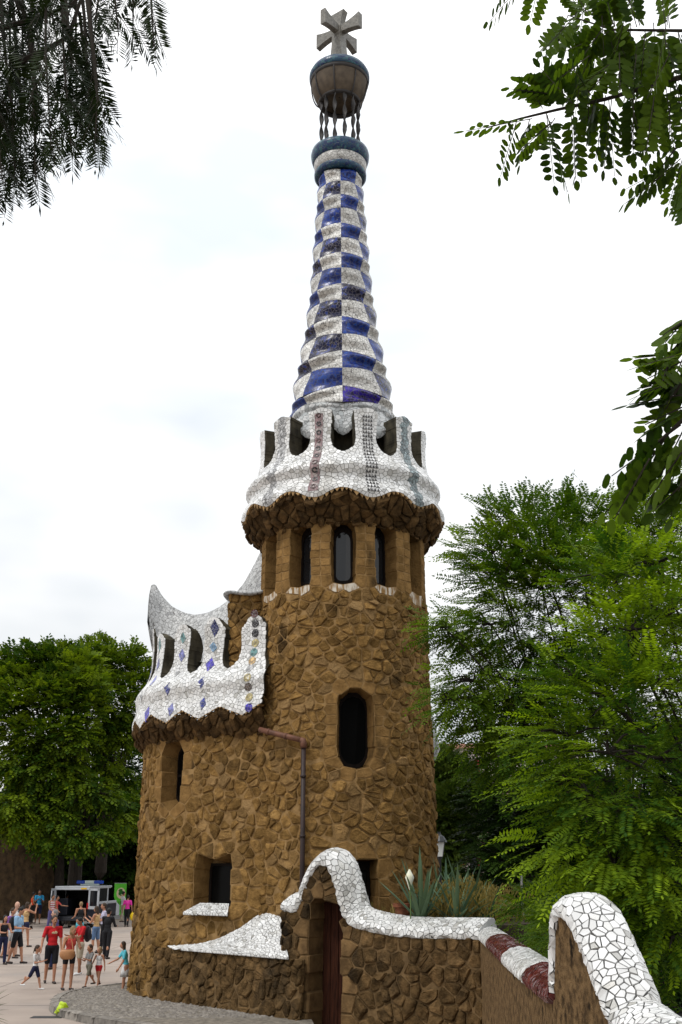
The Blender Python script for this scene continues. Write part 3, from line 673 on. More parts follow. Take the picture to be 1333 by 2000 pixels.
# the cross: four level arms and an upright, flared at the ends
czc = silz(62); ca = float(axis(czc)); cc = Vector((ca, TD, czc)); cross = lodge
def arm(d, side, other, Ln, w0, w1, th, name='arm'):
    d, side, other = Vector(d), Vector(side), Vector(other); V = []; F = []; n = 7
    for i in range(n):
        t = i/(n - 1); wd = w0 + (w1 - w0) * t**2.2
        for a, b in ((-1, -1), (1, -1), (1, 1), (-1, 1)): V.append(cc + d*(Ln*t) + side*(wd*a) + other*(th*b*(1 + .0*t)))
    for a, b in ((-.5, -1), (.5, -1), (.5, 1), (-.5, 1)): V.append(cc + d*(Ln*.94) + side*(w1*a*.7) + other*(th*b*.9))
    F = [(i*4 + j, i*4 + (j+1) % 4, (i+1)*4 + (j+1) % 4, (i+1)*4 + j) for i in range(n - 1) for j in range(4)]; e = (n - 1)*4; F += [(e, e+1, e+2, e+3), (0, 1, 2, 3)]
    return mk(name, V[:n*4], F, 'cross_tile', cross)
d1v, d2v, up = (.8, -.6, 0), (-.6, -.8, 0), (0, 0, 1)
cross = arm((0, 0, -1), d1v, d2v, czc - (zr + .7), .14, .22, .15, 'cross')
for d, sd_ in ((d1v, up), ((-.8, .6, 0), up), (d2v, up), ((.6, .8, 0), up)):
    o_ = Vector(d).cross(Vector(up)); arm(d, sd_, o_, .76, .11, .25, .085)
arm(up, d1v, d2v, .62, .12, .24, .10, 'upright')
# ================================================================== the wing
WC = Curve([(-.9, 23.38), (-1.3, 23.62), (-1.7, 23.86), (-2.3, 24.2), (-3.0, 24.68), (-3.6, 25.12), (-4.2, 25.68), (-4.62, 26.4), (-4.86, 27.3), (-4.94, 28.3), (-4.8, 29.5), (-4.2, 30.6), (-2.8, 31.3), (-1, 31.5)])
wing_p = smooth_prof([(-.2, .07), (1.0, .05), (2.2, .01), (6.2, .0)])
WS = WC.surf(wing_p); WL = 8.6                     # length of wall that is built stone by stone
loops = []; polys = []; cents = []
def pxloop(S, x0, x1, y0, y1, rs, corner, d, o, grow=.0, n=2):
    a = onwall(S, x0, (y0+y1)/2, rs); b = onwall(S, x1, (y0+y1)/2, rs); m = (x0+x1)/2
    t, bt = onwall(S, m, y0, rs)[1], onwall(S, m, y1, rs)[1]
    lp = rrect((a[0]+b[0])/2, (t+bt)/2, abs(a[0]-b[0])/2 + grow, (t-bt)/2 + grow, corner, n=n); return lp, ((a[0]+b[0])/2, (t+bt)/2)
for x0, x1, y0, y1, cn, d, o, n in ((382, 453, 1678, 1776, .04, .36, .2, 1), (522, 569, 1678, 1776, .04, .36, .2, 1), (318, 356, 1446, 1580, .30, .40, .17, 4)):
    lp_, c_ = pxloop(WS, x0, x1, y0, y1, (0, 8), cn, d, o, n=n); polys.append(lp_); cents.append(c_); loops.append((lp_, True, d, o))
def whole(s, z):
    r = np.zeros(len(s), bool)
    for p in polys: r |= inpoly(p, s, z)
    return r
cl = cells((.1, WL, -.1, 6.0), .26, .020, loops, whole, asp=1.15, jit=.5, drop=.15)
wing = bed(cl, WS, 'wing_wall', ['mortar', 'ashlar'], lodge, depth=.42, cents=cents, splay=.16, h=.02)
pc = []
for c in cl:
    s, z = c['c']
    if c['blk'] == 3: g = rubble(c['ins'], .032, .2, .06, False); mi = 1
    elif c['blk']: g = rubble(c['ins'], random.uniform(.03, .055), .4, .13, False); mi = 0
    else: g = rubble(c['ins'], random.uniform(.028, .068), .5, random.uniform(.12, .22)); mi = 0
    if g: pc.append((g[0], g[1], mi, random.random()))
emit(pc, WS, 'stone', 'rubble_stones', wing, ['stone', 'ashlar'], keep=140)
for i, lp_ in enumerate(polys): window(WS, lp_, lodge, .42, .16, bars=[] if i < 2 else [(0, .48, 1, .53)], frame=.05, glass='dark_pane')
ss = np.linspace(WL, WC.len, 30); mb = MB(); mb.grid([[tuple(WS(np.array([s]), np.array([z]), np.array([0.]))[0]) for z in (-.1, 2, 6)] for s in ss]); mb.out('rear_wall', 'mortar', lodge)

# parapet of the wing
woff = smooth_prof([(5.6, .26), (5.95, .33), (6.08, .37), (6.22, .36), (6.4, .29), (6.58, .27), (6.74, .33), (6.88, .30), (7.02, .17), (7.2, .05), (7.5, -.03), (8.0, -.05), (8.6, .0), (10.5, .0)])
QS = WC.surf(woff)
mpx = [(497, 1245), (417, 1255), (356, 1272), (312, 1290)]
ms = [onwall(QS, x, y, (0, 8))[0] for x, y in mpx]
step = .98
ms = ms + [ms[-1] + step * .95, ms[-1] + 1.95 * step, ms[-1] + 2.95 * step, ms[-1] + 3.9*step, ms[-1] + 4.9*step]
ns = [(a + b)/2 for a, b in zip(ms[:-1], ms[1:])]; PS0, PS1 = ms[0] - .52, ns[-1]
bounds = [PS0] + ns
wtop = [8.30, 8.40, 8.36, 8.30, 8.6, 8.5, 8.3, 8.3, 8.3]
def wlip(s): return np.interp(s, sorted(ms + bounds), [5.98 if q in ms else 6.22 for q in sorted(ms + bounds)])
ZN2 = 7.12; nwid = [.27, .26, .26, .26, .25, .2, .2, .2]
def wn(z, i): return notch_w(z, ZN2, nwid[i], 8.4)
def wmt(s):
    i = np.searchsorted(ns, s); t = np.array(wtop)[np.clip(i, 0, len(wtop)-1)]; m = np.array(ms)[np.clip(i, 0, len(ms)-1)]; return t - 2.6 * np.abs(s - m)**2
def qhole(s, z):
    r = (z < wlip(s)) | (z > wmt(s)) | (s > PS1 - .05)
    r |= (s < PS0 + .20 * np.clip((z - 6.9) / .5, 0, 1))
    for i, c in enumerate(ns): r |= (z > ZN2) & (np.abs(s - c) < wn(z, i))
    return r
lp = []; t = np.linspace(PS0, PS1, 200); lp.append((np.c_[t, wlip(t)], False, .10, .045))
zz = np.linspace(7.0, 8.25, 12); lp.append((np.c_[PS0 + .20*np.clip((zz - 6.9)/.5, 0, 1), zz], False, .1, .045))
for i, c in enumerate(ns[:-1]):
    z = np.linspace(ZN2 + .002, 8.28, 26); lp.append((np.vstack([np.c_[c - wn(z[::-1], i), z[::-1]], np.c_[c + wn(z, i), z]]), False, .09, .04))
for i, m in enumerate(ms[:-1]):
    a = (ns[i-1] + wn(8.2, i-1) if i else PS0 + .20) + .03; b = ns[i] - wn(8.2, i) - .03; t = np.linspace(a, b, 9); lp.append((np.c_[t, wmt(t)], False, .10, .045))
cl = cells((PS0, PS1, 5.8, 8.8), .084, .007, lp, qhole, jit=.48, drop=.1)
wpar = bed(cl, QS, 'wing_parapet', ['crown_grout', 'plaster'], lodge, depth=.44, back=.44, df=lambda z: max(.10, math.sin(PI*min(1, max(0, (z - 6.95)/1.5)))))
emit([(g[0], g[1], 0, random.random()) for g in (shard(c['ins'], .013) for c in cl) if g], QS, 'tile_shard', 'tile_shards', wpar, ['white_tile'], keep=0)
def inlay(S, s, z, shape, m, parent, name, h=.024):
    V = np.array([(s + p[0], z + p[1]) for p in shape]); n = len(V); a = S(V[:, 0], V[:, 1], np.full(n, h)); b = S(V[:, 0], V[:, 1], np.full(n, -.005))
    mk(name, np.vstack([a, b]), [tuple(range(n))] + [(i, (i+1) % n, n + (i+1) % n, n + i) for i in range(n)], m, parent, rnd=random.random())
dia = lambda w_, h_, k=0.0: [(-w_, -k), (0, -h_), (w_, k), (0, h_)]
circ = lambda r: [(r*math.cos(2*PI*i/10), r*math.sin(2*PI*i/10)) for i in range(10)]
DM = [(421, 1227, 'navy', .105, .16), (418, 1264, 'sky', .09, .10), (412, 1298, 'violet', .11, .13), (394, 1333, 'blue', .075, .11), (398, 1374, 'blue', .075, .11), (359, 1246, 'teal', .075, .11), (357, 1280, 'lilac', .09, .12), (349, 1312, 'silver', .06, .09),
      (328, 1345, 'blue', .085, .12), (335, 1386, 'lilac', .085, .12), (314, 1260, 'teal', .06, .13), (311, 1298, 'lilac', .06, .12), (302, 1330, 'lilac', .06, .1), (288, 1395, 'violet', .09, .15), (281, 1316, 'blue', .08, .11), (277, 1360, 'silver', .08, .1)]
for x, y, m, w_, h_ in DM:
    s, z = onwall(QS, x, y, (0, 8.2)); inlay(QS, s, z, dia(w_*1.3, h_*1.3, .03), 'tile_' + m, wpar, 'diamond_tile')
for x, y, m in [(498, 1199, 'maroon'), (500, 1218, 'black'), (500, 1237, 'black'), (500, 1256, 'gold'), (497, 1274, 'teal'), (494, 1291, 'amber'), (489, 1305, 'silver'), (484, 1323, 'gold'), (486, 1342, 'brown'), (488, 1362, 'gold'), (487, 1382, 'violet')]:
    s, z = onwall(QS, x, y, (0, 8)); inlay(QS, s, z, circ(.096), 'tile_' + m, wpar, 'disc_tile')
def WSOF(s, t, h):
    s = np.asarray(s, float); u = np.asarray(t) / .55 + 0*s; off = -.02 + .36*u + .45*h; p = WC.at(s) + WC.nrm(s) * off[:, None]; z = 5.62 + (wlip(s) - .03 - 5.62)*u**1.2 - .85*h
    return np.c_[p, z]
cl = cells((PS0 + .05, PS1, 0, .54), .23, .012, jit=.5)
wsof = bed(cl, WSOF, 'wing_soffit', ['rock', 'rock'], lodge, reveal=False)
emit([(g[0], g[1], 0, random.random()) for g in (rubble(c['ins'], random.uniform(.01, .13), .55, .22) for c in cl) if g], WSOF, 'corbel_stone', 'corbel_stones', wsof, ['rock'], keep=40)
teeth(QS, wlip, PS0 + .05, PS1, 'edge_tiles', wpar, ext=.03)
# saddle roof between the horn and the tower
RID = [(288, 1215, 27.0), (291, 1165, 27.3), (296, 1142, 27.6), (304, 1141, 27.9), (318, 1165, 28.0), (336, 1184, 28.0), (358, 1196, 27.8), (382, 1201, 27.5), (406, 1197, 27.2), (432, 1184, 27.0), (456, 1163, 26.8), (476, 1140, 26.7), (494, 1108, 26.6), (508, 1080, 26.5), (520, 1060, 26.5), (535, 1050, 26.6)]
rid = np.array([P(*q) for q in RID]); q = np.linspace(0, 1, len(rid)); uu = np.linspace(0, 1, 40)
rid = np.c_[[np.interp(uu, q, rid[:, i]) for i in range(3)]].T
sA = np.interp(uu, [0, .12, .3, 1], [6.1, 4.9, 4.2, .2]); A0 = QS(sA, np.full(40, 7.45), np.full(40, -.30)); rows = []
for t in np.linspace(0, 1, 14):
    p = A0 + (rid - A0)*t; p[:, 2] = A0[:, 2] + (rid[:, 2] - A0[:, 2]) * t**1.7; rows.append(p)
B0 = rid + np.array((.9, 2.4, 0)); B0[:, 2] = 7.2
for t in np.linspace(0, 1, 10)[1:]:
    p = rid + (B0 - rid)*t; p[:, 2] = rid[:, 2] + (B0[:, 2] - rid[:, 2])*(1 - (1 - t)**1.7); rows.append(p)
mb = MB(); mb.grid(rows); mb.out('wing_roof', 'roof_mosaic', lodge, smooth=True)
mb = MB(); dk = [tuple(QS(np.array([s]), np.array([7.1]), np.array([-.3]))[0]) for s in np.linspace(.2, WC.len - .1, 40)]; mb.add(dk + [(-1, 27, 7.1)], [(i, i + 1, 40) for i in range(39)]); mb.out('terrace_floor', 'plaster', lodge)
# small stone turret beside the tower, with a wavy white rim
tc_ = P(487, 1220, 24.9); TC = Curve([(tc_[0] + .45*math.cos(a), tc_[1] + .45*math.sin(a)) for a in np.linspace(0, -2*PI, 25)])
US = TC.surf(lambda z: 0*z)
ut = lambda s: 9.0 + .1 * np.sin(np.asarray(s)/TC.len*2*PI*2 + 2.2) + .12*np.cos(np.asarray(s)/TC.len*2*PI + .4)
hs = TC.len * .66
for k in (-1.05, -.2, .65):
    pass
cl = cells((0, TC.len, 6.9, 9.3), .26, .02, [(np.c_[np.linspace(0, TC.len, 40), ut(np.linspace(0, TC.len, 40))], False, .22, .1)], lambda s, z: z > ut(s), jit=.4)
tur = bed(cl, US, 'turret', ['mortar', 'mortar'], lodge, reveal=False)
emit([(g[0], g[1], 0, random.random()) for g in (rubble(c['ins'], random.uniform(.03, .07), .3, .2) for c in cl) if g], US, 'stone', 'rubble_stones', tur, ['stone'], keep=0)
s_ = np.linspace(0, TC.len, 49); w0 = US(s_, ut(s_), np.full(49, .1)); mb = MB(); mb.tube([tuple(p) for p in w0], .085, 8, flat=.5); mb.out('turret_rim', 'check_grey', tur, smooth=True)
# roof sliver showing to the right of the tower
mb = MB(); cR = (1.78, 28.0); prof = [(.62, 5.4), (.75, 5.7), (.68, 6.2), (.5, 6.9), (.42, 7.6), (.3, 8.3), (.02, 8.5)]; mb.lathe(prof, 28, cR); mb.out('rear_roof', 'roof_mosaic', lodge, smooth=True)
mb = MB(); mb.lathe([(.5, 0), (.48, 5.6)], 24, cR); mb.out('rear_wall', 'mortar', lodge)

# sloping white sills
def slab(name, front, back, th, m, parent, n=8):
    F0 = np.array(front); B_ = np.array(back); rows = []
    rows.append(F0 - (0, 0, th))
    for t in np.linspace(0, 1, n): p = F0 + (B_ - F0)*t; p[:, 2] += .03*np.sin(PI*t); rows.append(p)
    mb = MB(); mb.grid(np.stack(rows)); return mb.out(name, m, parent, smooth=True)
def shard_patch(front, back, parent, sp=.09, keep=0, mats=('white_tile',), gm='grout', name='sloping_sill', sag=0.0, th=.05):
    """a ruled patch between two polylines, covered in shards"""
    F0, B_ = np.array(front, float), np.array(back, float); q = np.r_[0, np.cumsum(np.linalg.norm(np.diff(F0, axis=0), axis=1))]; D_ = np.linalg.norm(B_ - F0, axis=1).max()
    def S(s, t, h):
        s = np.asarray(s, float); t = np.asarray(t, float) + 0*s; u = np.clip(t / D_, 0, 1); f = np.c_[[np.interp(s, q, F0[:, i]) for i in range(3)]].T; b = np.c_[[np.interp(s, q, B_[:, i]) for i in range(3)]].T
        p = f + (b - f)*u[:, None]; p[:, 2] += -sag*np.sin(PI*u) + np.minimum(t, 0)
        ts = np.c_[[np.interp(s + .05, q, F0[:, i]) - np.interp(s - .05, q, F0[:, i]) for i in range(3)]].T; nn = np.cross(ts, b - f); nn *= np.sign(nn[:, 2:3] + 1e-9); nn /= np.linalg.norm(nn, axis=1)[:, None] + 1e-9
        return p + nn*np.asarray(h)[:, None]
    cl = cells((0, q[-1], -th, D_), sp, .010, jit=.4); ob = bed(cl, S, name, [gm, gm], parent, reveal=False)
    emit([(g[0], g[1], 0, random.random()) for g in (shard(c['ins'], .012) for c in cl) if g], S, 'tile_shard', 'tile_shards', ob, list(mats), keep=keep); return ob
a = onwall(WS, 370, 1795, (0, 8)); b = onwall(WS, 456, 1796, (0, 8)); t_ = onwall(WS, 430, 1776, (0, 8))[1]
ss = np.linspace(b[0], a[0], 8); fr = WS(ss, np.full(8, t_ - .07), np.full(8, .20)); si = np.linspace(cents[0][0] - .42, cents[0][0] + .40, 8); bk = WS(si, np.full(8, t_ + .11), np.full(8, -.06))
shard_patch(fr, bk, lodge, sp=.085)
# low battered wall under the second window, and its flowing white ledge
BC = Curve([(-.55, 21.75), (-1.1, 22.35), (-1.75, 23.0), (-2.34, 23.66), (-2.9, 24.25), (-3.35, 24.72), (-3.75, 25.1), (-4.1, 25.48)])
BS = BC.surf(smooth_prof([(-.2, .14), (.6, .05), (1.3, 0)]))
cl = cells((.2, BC.len - .05, -.1, 1.17), .25, .012, jit=.5, drop=.1)
lowall = bed(cl, BS, 'base_wall', ['wall_mortar', 'wall_mortar'], lodge, reveal=False, h=.015)
emit([(g[0], g[1], 0, random.random()) for g in (rubble(c['ins'], random.uniform(.025, .09), .55, .18) for c in cl) if g], BS, 'stone', 'rubble_stones', lowall, ['wallstone'], keep=70)
sb = np.linspace(.55, 4.05, 16); fr = BS(sb, np.full(16, 1.2), np.full(16, .10)); sw = np.linspace(.35, 3.35, 16); zt_ = np.interp(np.linspace(0, 1, 16), [0, .12, .2, .33, .5, .7, 1], [1.98, 1.96, 1.86, 1.62, 1.40, 1.27, 1.2])
bk = WS(sw, zt_, np.full(16, .05)); shard_patch(fr, bk, lodge, sp=.10, sag=.05, name='sloping_ledge')
# drainpipe
p0 = P(508, 1425, 23.6); p1 = P(588, 1445, 23.0); p1[1] = 23.02
mb = MB(); mb.tube([p0, p0 + (p1 - p0)*.33, p0 + (p1 - p0)*.66, p1], .06, 10)
for t in (.2, .62): mb.tube([p0 + (p1-p0)*t, p0 + (p1-p0)*(t + .05)], .072, 10)
pipe = mb.out('drainpipe', 'pipe', lodge, smooth=True)
mb = MB(); e = p1 + np.array((.06, -.03, -.07)); mb.tube([p1, p1 + np.array((.05, -.02, -.015)), e, e - (0, 0, .1)], [.062, .068, .07, .07], 10); mb.out('elbow', 'pipe', pipe, smooth=True)
mb = MB(); mb.tube([e - (0, 0, .05), (e[0], e[1], .3)], .052, 10)
for z in (4.6, 3.4, 2.2): mb.tube([(e[0], e[1], z), (e[0], e[1], z + .05)], .066, 10)
mb.out('downpipe', 'pipe_dark', pipe, smooth=True)
# pigeon on the parapet
pg = onwall(QS, 296, 1252, (0, 8)); pv = QS(np.array([pg[0]]), np.array([pg[1]]), np.array([-.1]))[0]
bird = thing('pigeon', 'dark pigeon perched on the white tiled battlement of the wing', 'pigeon', tuple(pv), rz=R(20))
mb = MB(); mb.ball((0, 0, .11), (.15, .075, .075), rot=Matrix.Rotation(R(18), 3, 'Y')); mb.ball((-.13, 0, .20), (.045, .04, .045)); mb.tube([(-.1, 0, .14), (-.13, 0, .19)], [.05, .035]); mb.out('body', 'iron', bird, local=True, smooth=True)
mb = MB(); mb.box((.2, 0, .05), (.16, .07, .02), Matrix.Rotation(R(20), 3, 'Y')); mb.out('tail', 'iron', bird, local=True)
mb = MB(); mb.tube([(-.17, 0, .20), (-.205, 0, .19)], [.012, .003], 6); mb.out('beak', 'iron', bird, local=True)
for k in (-1, 1):
    mb = MB(); mb.ball((.03, .06*k, .12), (.14, .02, .055), rot=Matrix.Rotation(R(14), 3, 'Y')); mb.out('wing', 'iron', bird, local=True, smooth=True)
    mb = MB(); mb.tube([(-.01, .03*k, .06), (-.01, .03*k, 0)], .008, 6); mb.out('leg', 'pipe', bird, local=True)

# ================================================================== garden wall with door, stair wall
def coped_wall(name, label, curve, zc, s0, s1, sp, wall_mats, keep_st, keep_sh, colour, sec, door=None, thick=.5, shard_sp=.088, stones=True, z0=-.1, seams=()):
    """wall with a top outline zc(s) and a tiled coping swept along it"""
    S = curve.surf(lambda z: .06 * np.clip((.6 - z), 0, 1)); root = thing(name, label, 'wall', tuple(S(np.array([(s0+s1)/2]), np.array([0.]), np.array([0.]))[0]))
    ss = np.linspace(s0, s1, 300); lp = [(np.c_[ss, zc(ss)], False, .26, .12)]; polys = []; cents = []
    if door is not None: polys.append(door); c_ = np.mean(door, axis=0); cents.append(tuple(c_)); lp.append((door, True, .36, .17))
    def hole(s, z):
        r = z > zc(s)
        for p in polys: r |= inpoly(p, s, z)
        return r
    zmax = float(zc(ss).max()) + .05
    cl = cells((s0, s1, z0, zmax), sp, .014, lp, hole, asp=1.1, jit=.5, drop=.1)
    body = bed(cl, S, 'masonry', wall_mats, root, depth=thick, cents=cents if polys else (), splay=.0 if polys else 0, back=thick, h=.015)
    if stones:
        pc = []
        for c in cl:
            g = rubble(c['ins'], .04, .2, .08, False) if c['blk'] == 2 else rubble(c['ins'], random.uniform(.025, .085), .55, .18)
            if g: pc.append((g[0], g[1], 1 if c['blk'] == 2 else 0, random.random()))
        emit(pc, S, 'stone', 'rubble_stones', body, ['wallstone', 'jamb'], keep=keep_st)
    # coping
    dz = np.gradient(zc(ss), ss); arc = np.r_[0, np.cumsum(np.hypot(np.diff(ss), np.diff(zc(ss))))]
    sec = np.array(sec); cq = np.r_[0, np.cumsum(np.hypot(*np.diff(sec, axis=0).T))]; k = np.hanning(21); k /= k.sum(); dz = np.convolve(np.pad(dz, 10, mode='edge'), k, 'valid')
    def C(a, c, h):
        a = np.asarray(a, float); c = np.asarray(c, float) + 0*a; s = np.interp(a, arc, ss); z = zc(s); g = np.interp(s, ss, dz); l = np.sqrt(1 + g*g)
        A = np.interp(c, cq, sec[:, 0]); B = np.interp(c, cq, sec[:, 1])
        ta = np.interp(np.clip(c + .02, 0, cq[-1]), cq, sec[:, 0]) - np.interp(np.clip(c - .02, 0, cq[-1]), cq, sec[:, 0]); tb = np.interp(np.clip(c + .02, 0, cq[-1]), cq, sec[:, 1]) - np.interp(np.clip(c - .02, 0, cq[-1]), cq, sec[:, 1])
        tl = np.sqrt(ta*ta + tb*tb) + 1e-9; A = A + h*tb/tl; B = B - h*ta/tl
        sm = np.clip(s - A*g/l, s0 - .3, s1 + .3); ex = curve.at(s) + (curve.at(np.clip(sm, 0, curve.len)) - curve.at(s)); p = ex - curve.nrm(s) * B[:, None]
        return np.c_[p, z + A/l]
    cl = cells((0, arc[-1], 0, cq[-1]), shard_sp, .008, jit=.48, drop=.08)
    cop = bed(cl, C, 'coping', ['grout', 'grout'], root, reveal=False)
    pc = []
    for c in cl:
        g = shard(c['ins'], .012)
        if g: pc.append((g[0], g[1], colour(np.interp(c['c'][0], arc, ss)), random.random()))
    emit(pc, C, 'tile_shard', 'tile_shards', cop, ['white_tile', 'red_tile'], keep=keep_sh)
    mb = MB()
    for a in (0, arc[-1]):
        e = C(np.full(len(sec), a), cq, np.zeros(len(sec))); k = len(mb.v); mb.add(e, [tuple(range(len(e)))])
    mb.out('coping_end', 'white_tile', cop)
    return root, S, C
FA, FB = np.array((-1.15, 22.4)), np.array((2.38, 19.7)); FC = Curve([tuple(FB + (FA - FB)*t) for t in np.linspace(0, 1, 6)]); FSf = FC.surf(lambda z: 0*z)
top_px = [(548, 1776), (560, 1779), (573, 1781), (583, 1777), (592, 1756), (600, 1733), (610, 1708), (619, 1694), (627, 1688), (634, 1688.5), (642, 1694), (650, 1709), (658, 1738), (666, 1769), (676, 1795), (690, 1808), (715, 1816), (750, 1824), (790, 1829), (840, 1831), (900, 1832), (932, 1833)]
tp = np.array([onwall(FSf, x, y, (0, FC.len)) for x, y in top_px]); tp = tp[tp[:, 0].argsort()]
_tx = np.linspace(tp[0, 0], tp[-1, 0], 400); _tz = np.interp(_tx, tp[:, 0], tp[:, 1]); k = np.hanning(15); k /= k.sum(); _tz = np.convolve(np.pad(_tz, 7, mode='edge'), k, 'valid')
fzc = lambda s: np.interp(s, _tx, _tz)
da = onwall(FSf, 605, 1900, (0, FC.len))[0]; db = onwall(FSf, 668, 1900, (0, FC.len))[0]; dzt = onwall(FSf, 640, 1757, (0, FC.len))[1]
door = rrect((da + db)/2, (dzt - .4)/2, abs(da - db)/2, (dzt + .4)/2, .05, n=1)
SEC = [(-.01, .02), (-.005, -.055), (.08, -.06), (.13, -.03), (.24, .18), (.31, .38), (.30, .5), (.2, .56), (-.01, .56)]
gw, GS, GC = coped_wall('garden_wall', 'rough stone garden wall with arched white tiled coping over a narrow door', FC, fzc, 0.0, FC.len, .27, ['wall_mortar', 'jamb'], 150, 150, lambda s: 0, SEC, door=door)
w0 = np.array(door); c_ = w0.mean(0); dd = c_ + (w0 - c_)*(1.0, 1.0); n = len(dd)
mk('door', np.vstack([GS(dd[:, 0], dd[:, 1], np.full(n, -.44)), GS(dd[:, 0], dd[:, 1], np.full(n, -.48))]), [tuple(range(n))] + [(i, (i+1) % n, n + (i+1) % n, n + i) for i in range(n)], 'door_wood', gw)
x0, x1 = dd[:, 0].min(), dd[:, 0].max()
for i in range(4):
    a, b = x0 + (x1 - x0)*i/4 + .008, x0 + (x1 - x0)*(i + 1)/4 - .008; V = np.array([(a, 0), (b, 0), (b, dzt - .02), (a, dzt - .02)])
    mk('plank', np.vstack([GS(V[:, 0], V[:, 1], np.full(4, -.415)), GS(V[:, 0], V[:, 1], np.full(4, -.44))]), [(0, 1, 2, 3), (0, 1, 5, 4), (1, 2, 6, 5), (2, 3, 7, 6), (3, 0, 4, 7)], 'door_wood', gw)
hz = [(x0 + .10, .5), (x0 + .10, 1.7)]
for hx, hz_ in hz:
    V = np.array([(hx - .09, hz_), (hx + .2, hz_), (hx + .2, hz_ + .05), (hx - .09, hz_ + .05)]); mk('hinge', np.vstack([GS(V[:, 0], V[:, 1], np.full(4, -.405)), GS(V[:, 0], V[:, 1], np.full(4, -.415))]), [(0, 1, 2, 3), (0, 1, 5, 4), (1, 2, 6, 5), (2, 3, 7, 6), (3, 0, 4, 7)], 'iron', gw)
# stair wall
SC = Curve([(2.6, 4.6), (2.35, 5.6), (2.12, 6.5), (1.97, 7.2), (1.88, 7.8), (1.80, 8.3), (1.735, 8.75), (1.675, 9.1), (1.72, 10), (1.83, 12), (2.0, 14.5), (2.2, 17.2), (2.36, 19.4), (2.40, 19.9)])
SSf = SC.surf(lambda z: 0*z)
yq = lambda s: SC.at(np.asarray(s, float))[:, 1]
prof = [(4.6, 1.62), (6.5, 1.62), (7.4, 1.66)]
for x, y, Y in ((1187, 1997, 8.02), (1169, 1939, 8.17), (1152, 1885, 8.34), (1138, 1844, 8.48), (1125, 1810, 8.62), (1114, 1793, 8.74), (1104, 1786, 8.84)): prof.append((Y, P(x, y, Y)[2]))
prof += [(8.93, P(1095, 1792, 8.93)[2]), (9.0, P(1088, 1815, 9.0)[2] - .05), (9.08, 2.0), (9.2, 1.78), (9.6, 1.755), (12, 1.74), (16, 1.70), (19.9, 1.66)]
prof = np.array(prof); szc = lambda s: np.interp(yq(s), prof[:, 0], prof[:, 1])
def sred(s):
    Y = float(yq(np.array([s]))[0]); return 1 if (9.15 < Y < 11.2 or 13.8 < Y < 17.2) else 0
SEC2 = [(-.01, .02), (-.005, -.035), (.04, -.045), (.09, -.02), (.145, .06), (.17, .16), (.16, .27), (.11, .34), (.04, .36), (-.01, .35)]
sw_, SS2, SC2 = coped_wall('stair_wall', 'stair side wall with humped coping of white and dark red broken tiles', SC, szc, .3, SC.len - .02, .5, ['streaked_stone', 'streaked_stone'], 0, 300, sred, SEC2, thick=.33, shard_sp=.060, stones=False, z0=0)
# ================================================================== pavement round the lodge
kp = [(262, 1917), (225, 1921.5), (190, 1926), (157, 1931), (130, 1936.5), (112, 1943), (102, 1951), (99, 1959), (107, 1967), (126, 1974), (155, 1981), (190, 1988), (248, 1997), (330, 2009), (420, 2021), (520, 2034), (640, 2050)]
kg = [G(x, y, .13)[:2] for x, y in kp]; KC = Curve(kg)
inner = [(-.6, 22.5), (-2, 24.3), (-4.2, 26.4), (-4.7, 28.5)]
V = [(*KC.at(np.array([s]))[0], .13) for s in np.linspace(0, KC.len, 90)] + [(*p, .13) for p in inner]
pave = mk('pavement', V, [tuple(range(len(V)))], 'cobble'); tag(pave, kind='structure')
s = 0.0
while s < KC.len - .1:
    ln = min(random.uniform(.55, .8), KC.len - s); n = 5; q = np.linspace(s + .008, s + ln - .008, n); a = KC.at(q); nn = KC.nrm(q); c0 = KC.at(np.array([KC.len*.6]))[0]
    sgn = -1 if np.dot(nn[0], np.array((-2.5, 25.5)) - a[0]) < 0 else 1
    V = []
    for off, z in ((-.02, 0), (.0, .12), (.03, .145), (.17, .15), (.19, .1)): V += [(*(a[i] + nn[i]*sgn*off), z + random.uniform(-.004, .004)) for i in range(n)]
    mk('kerb_stone', V, [(k*n + i, k*n + i + 1, (k+1)*n + i + 1, (k+1)*n + i) for k in range(4) for i in range(n - 1)], 'kerb', pave, rnd=random.random()); s += ln
# pebble setts of the pavement: low rows, uncountable
V = []; F = []; rs = []
for x, y in rng.uniform((-6.5, 22.2), (-.9, 28), (5200, 2)):
    if not inpoly(np.array([v[:2] for v in np.vstack([[(*KC.at(np.array([s]))[0],) for s in np.linspace(0, KC.len, 60)], inner])]), np.array([x]), np.array([y]))[0]: continue
    k = len(V); r_ = random.uniform(.03, .055); h = random.uniform(.012, .03); a0 = random.random()*6
    V += [(x + r_*1.3*math.cos(a0 + i*PI/2.5), y + r_*math.sin(a0 + i*PI/2.5), .128) for i in range(5)] + [(x, y, .13 + h)]; F += [(k + i, k + (i+1) % 5, k + 5) for i in range(5)]; rs += [random.random()] * 6
tag(mk('pebbles', V, F, 'kerb', pave, rnd=rs), kind='stuff')
tag(mk('road', [(3.2, 4, .004), (60, 4, .004), (60, 60, .004), (4.5, 60, .004), (3.2, 20, .004)], [(0, 1, 2, 3, 4)], 'road'), kind='structure')
mb = MB(); gp = G(93, 1987); mb.box((gp[0], gp[1], .006), (.62, .3, .006)); grate = mb.out('drain_grate', 'iron'); tag(grate, 'dark drain grate set in the plaza beside the kerb', 'drain')
# plank joints of the plaza slabs
for x, y0, y1 in ((0, 0, 0),): pass

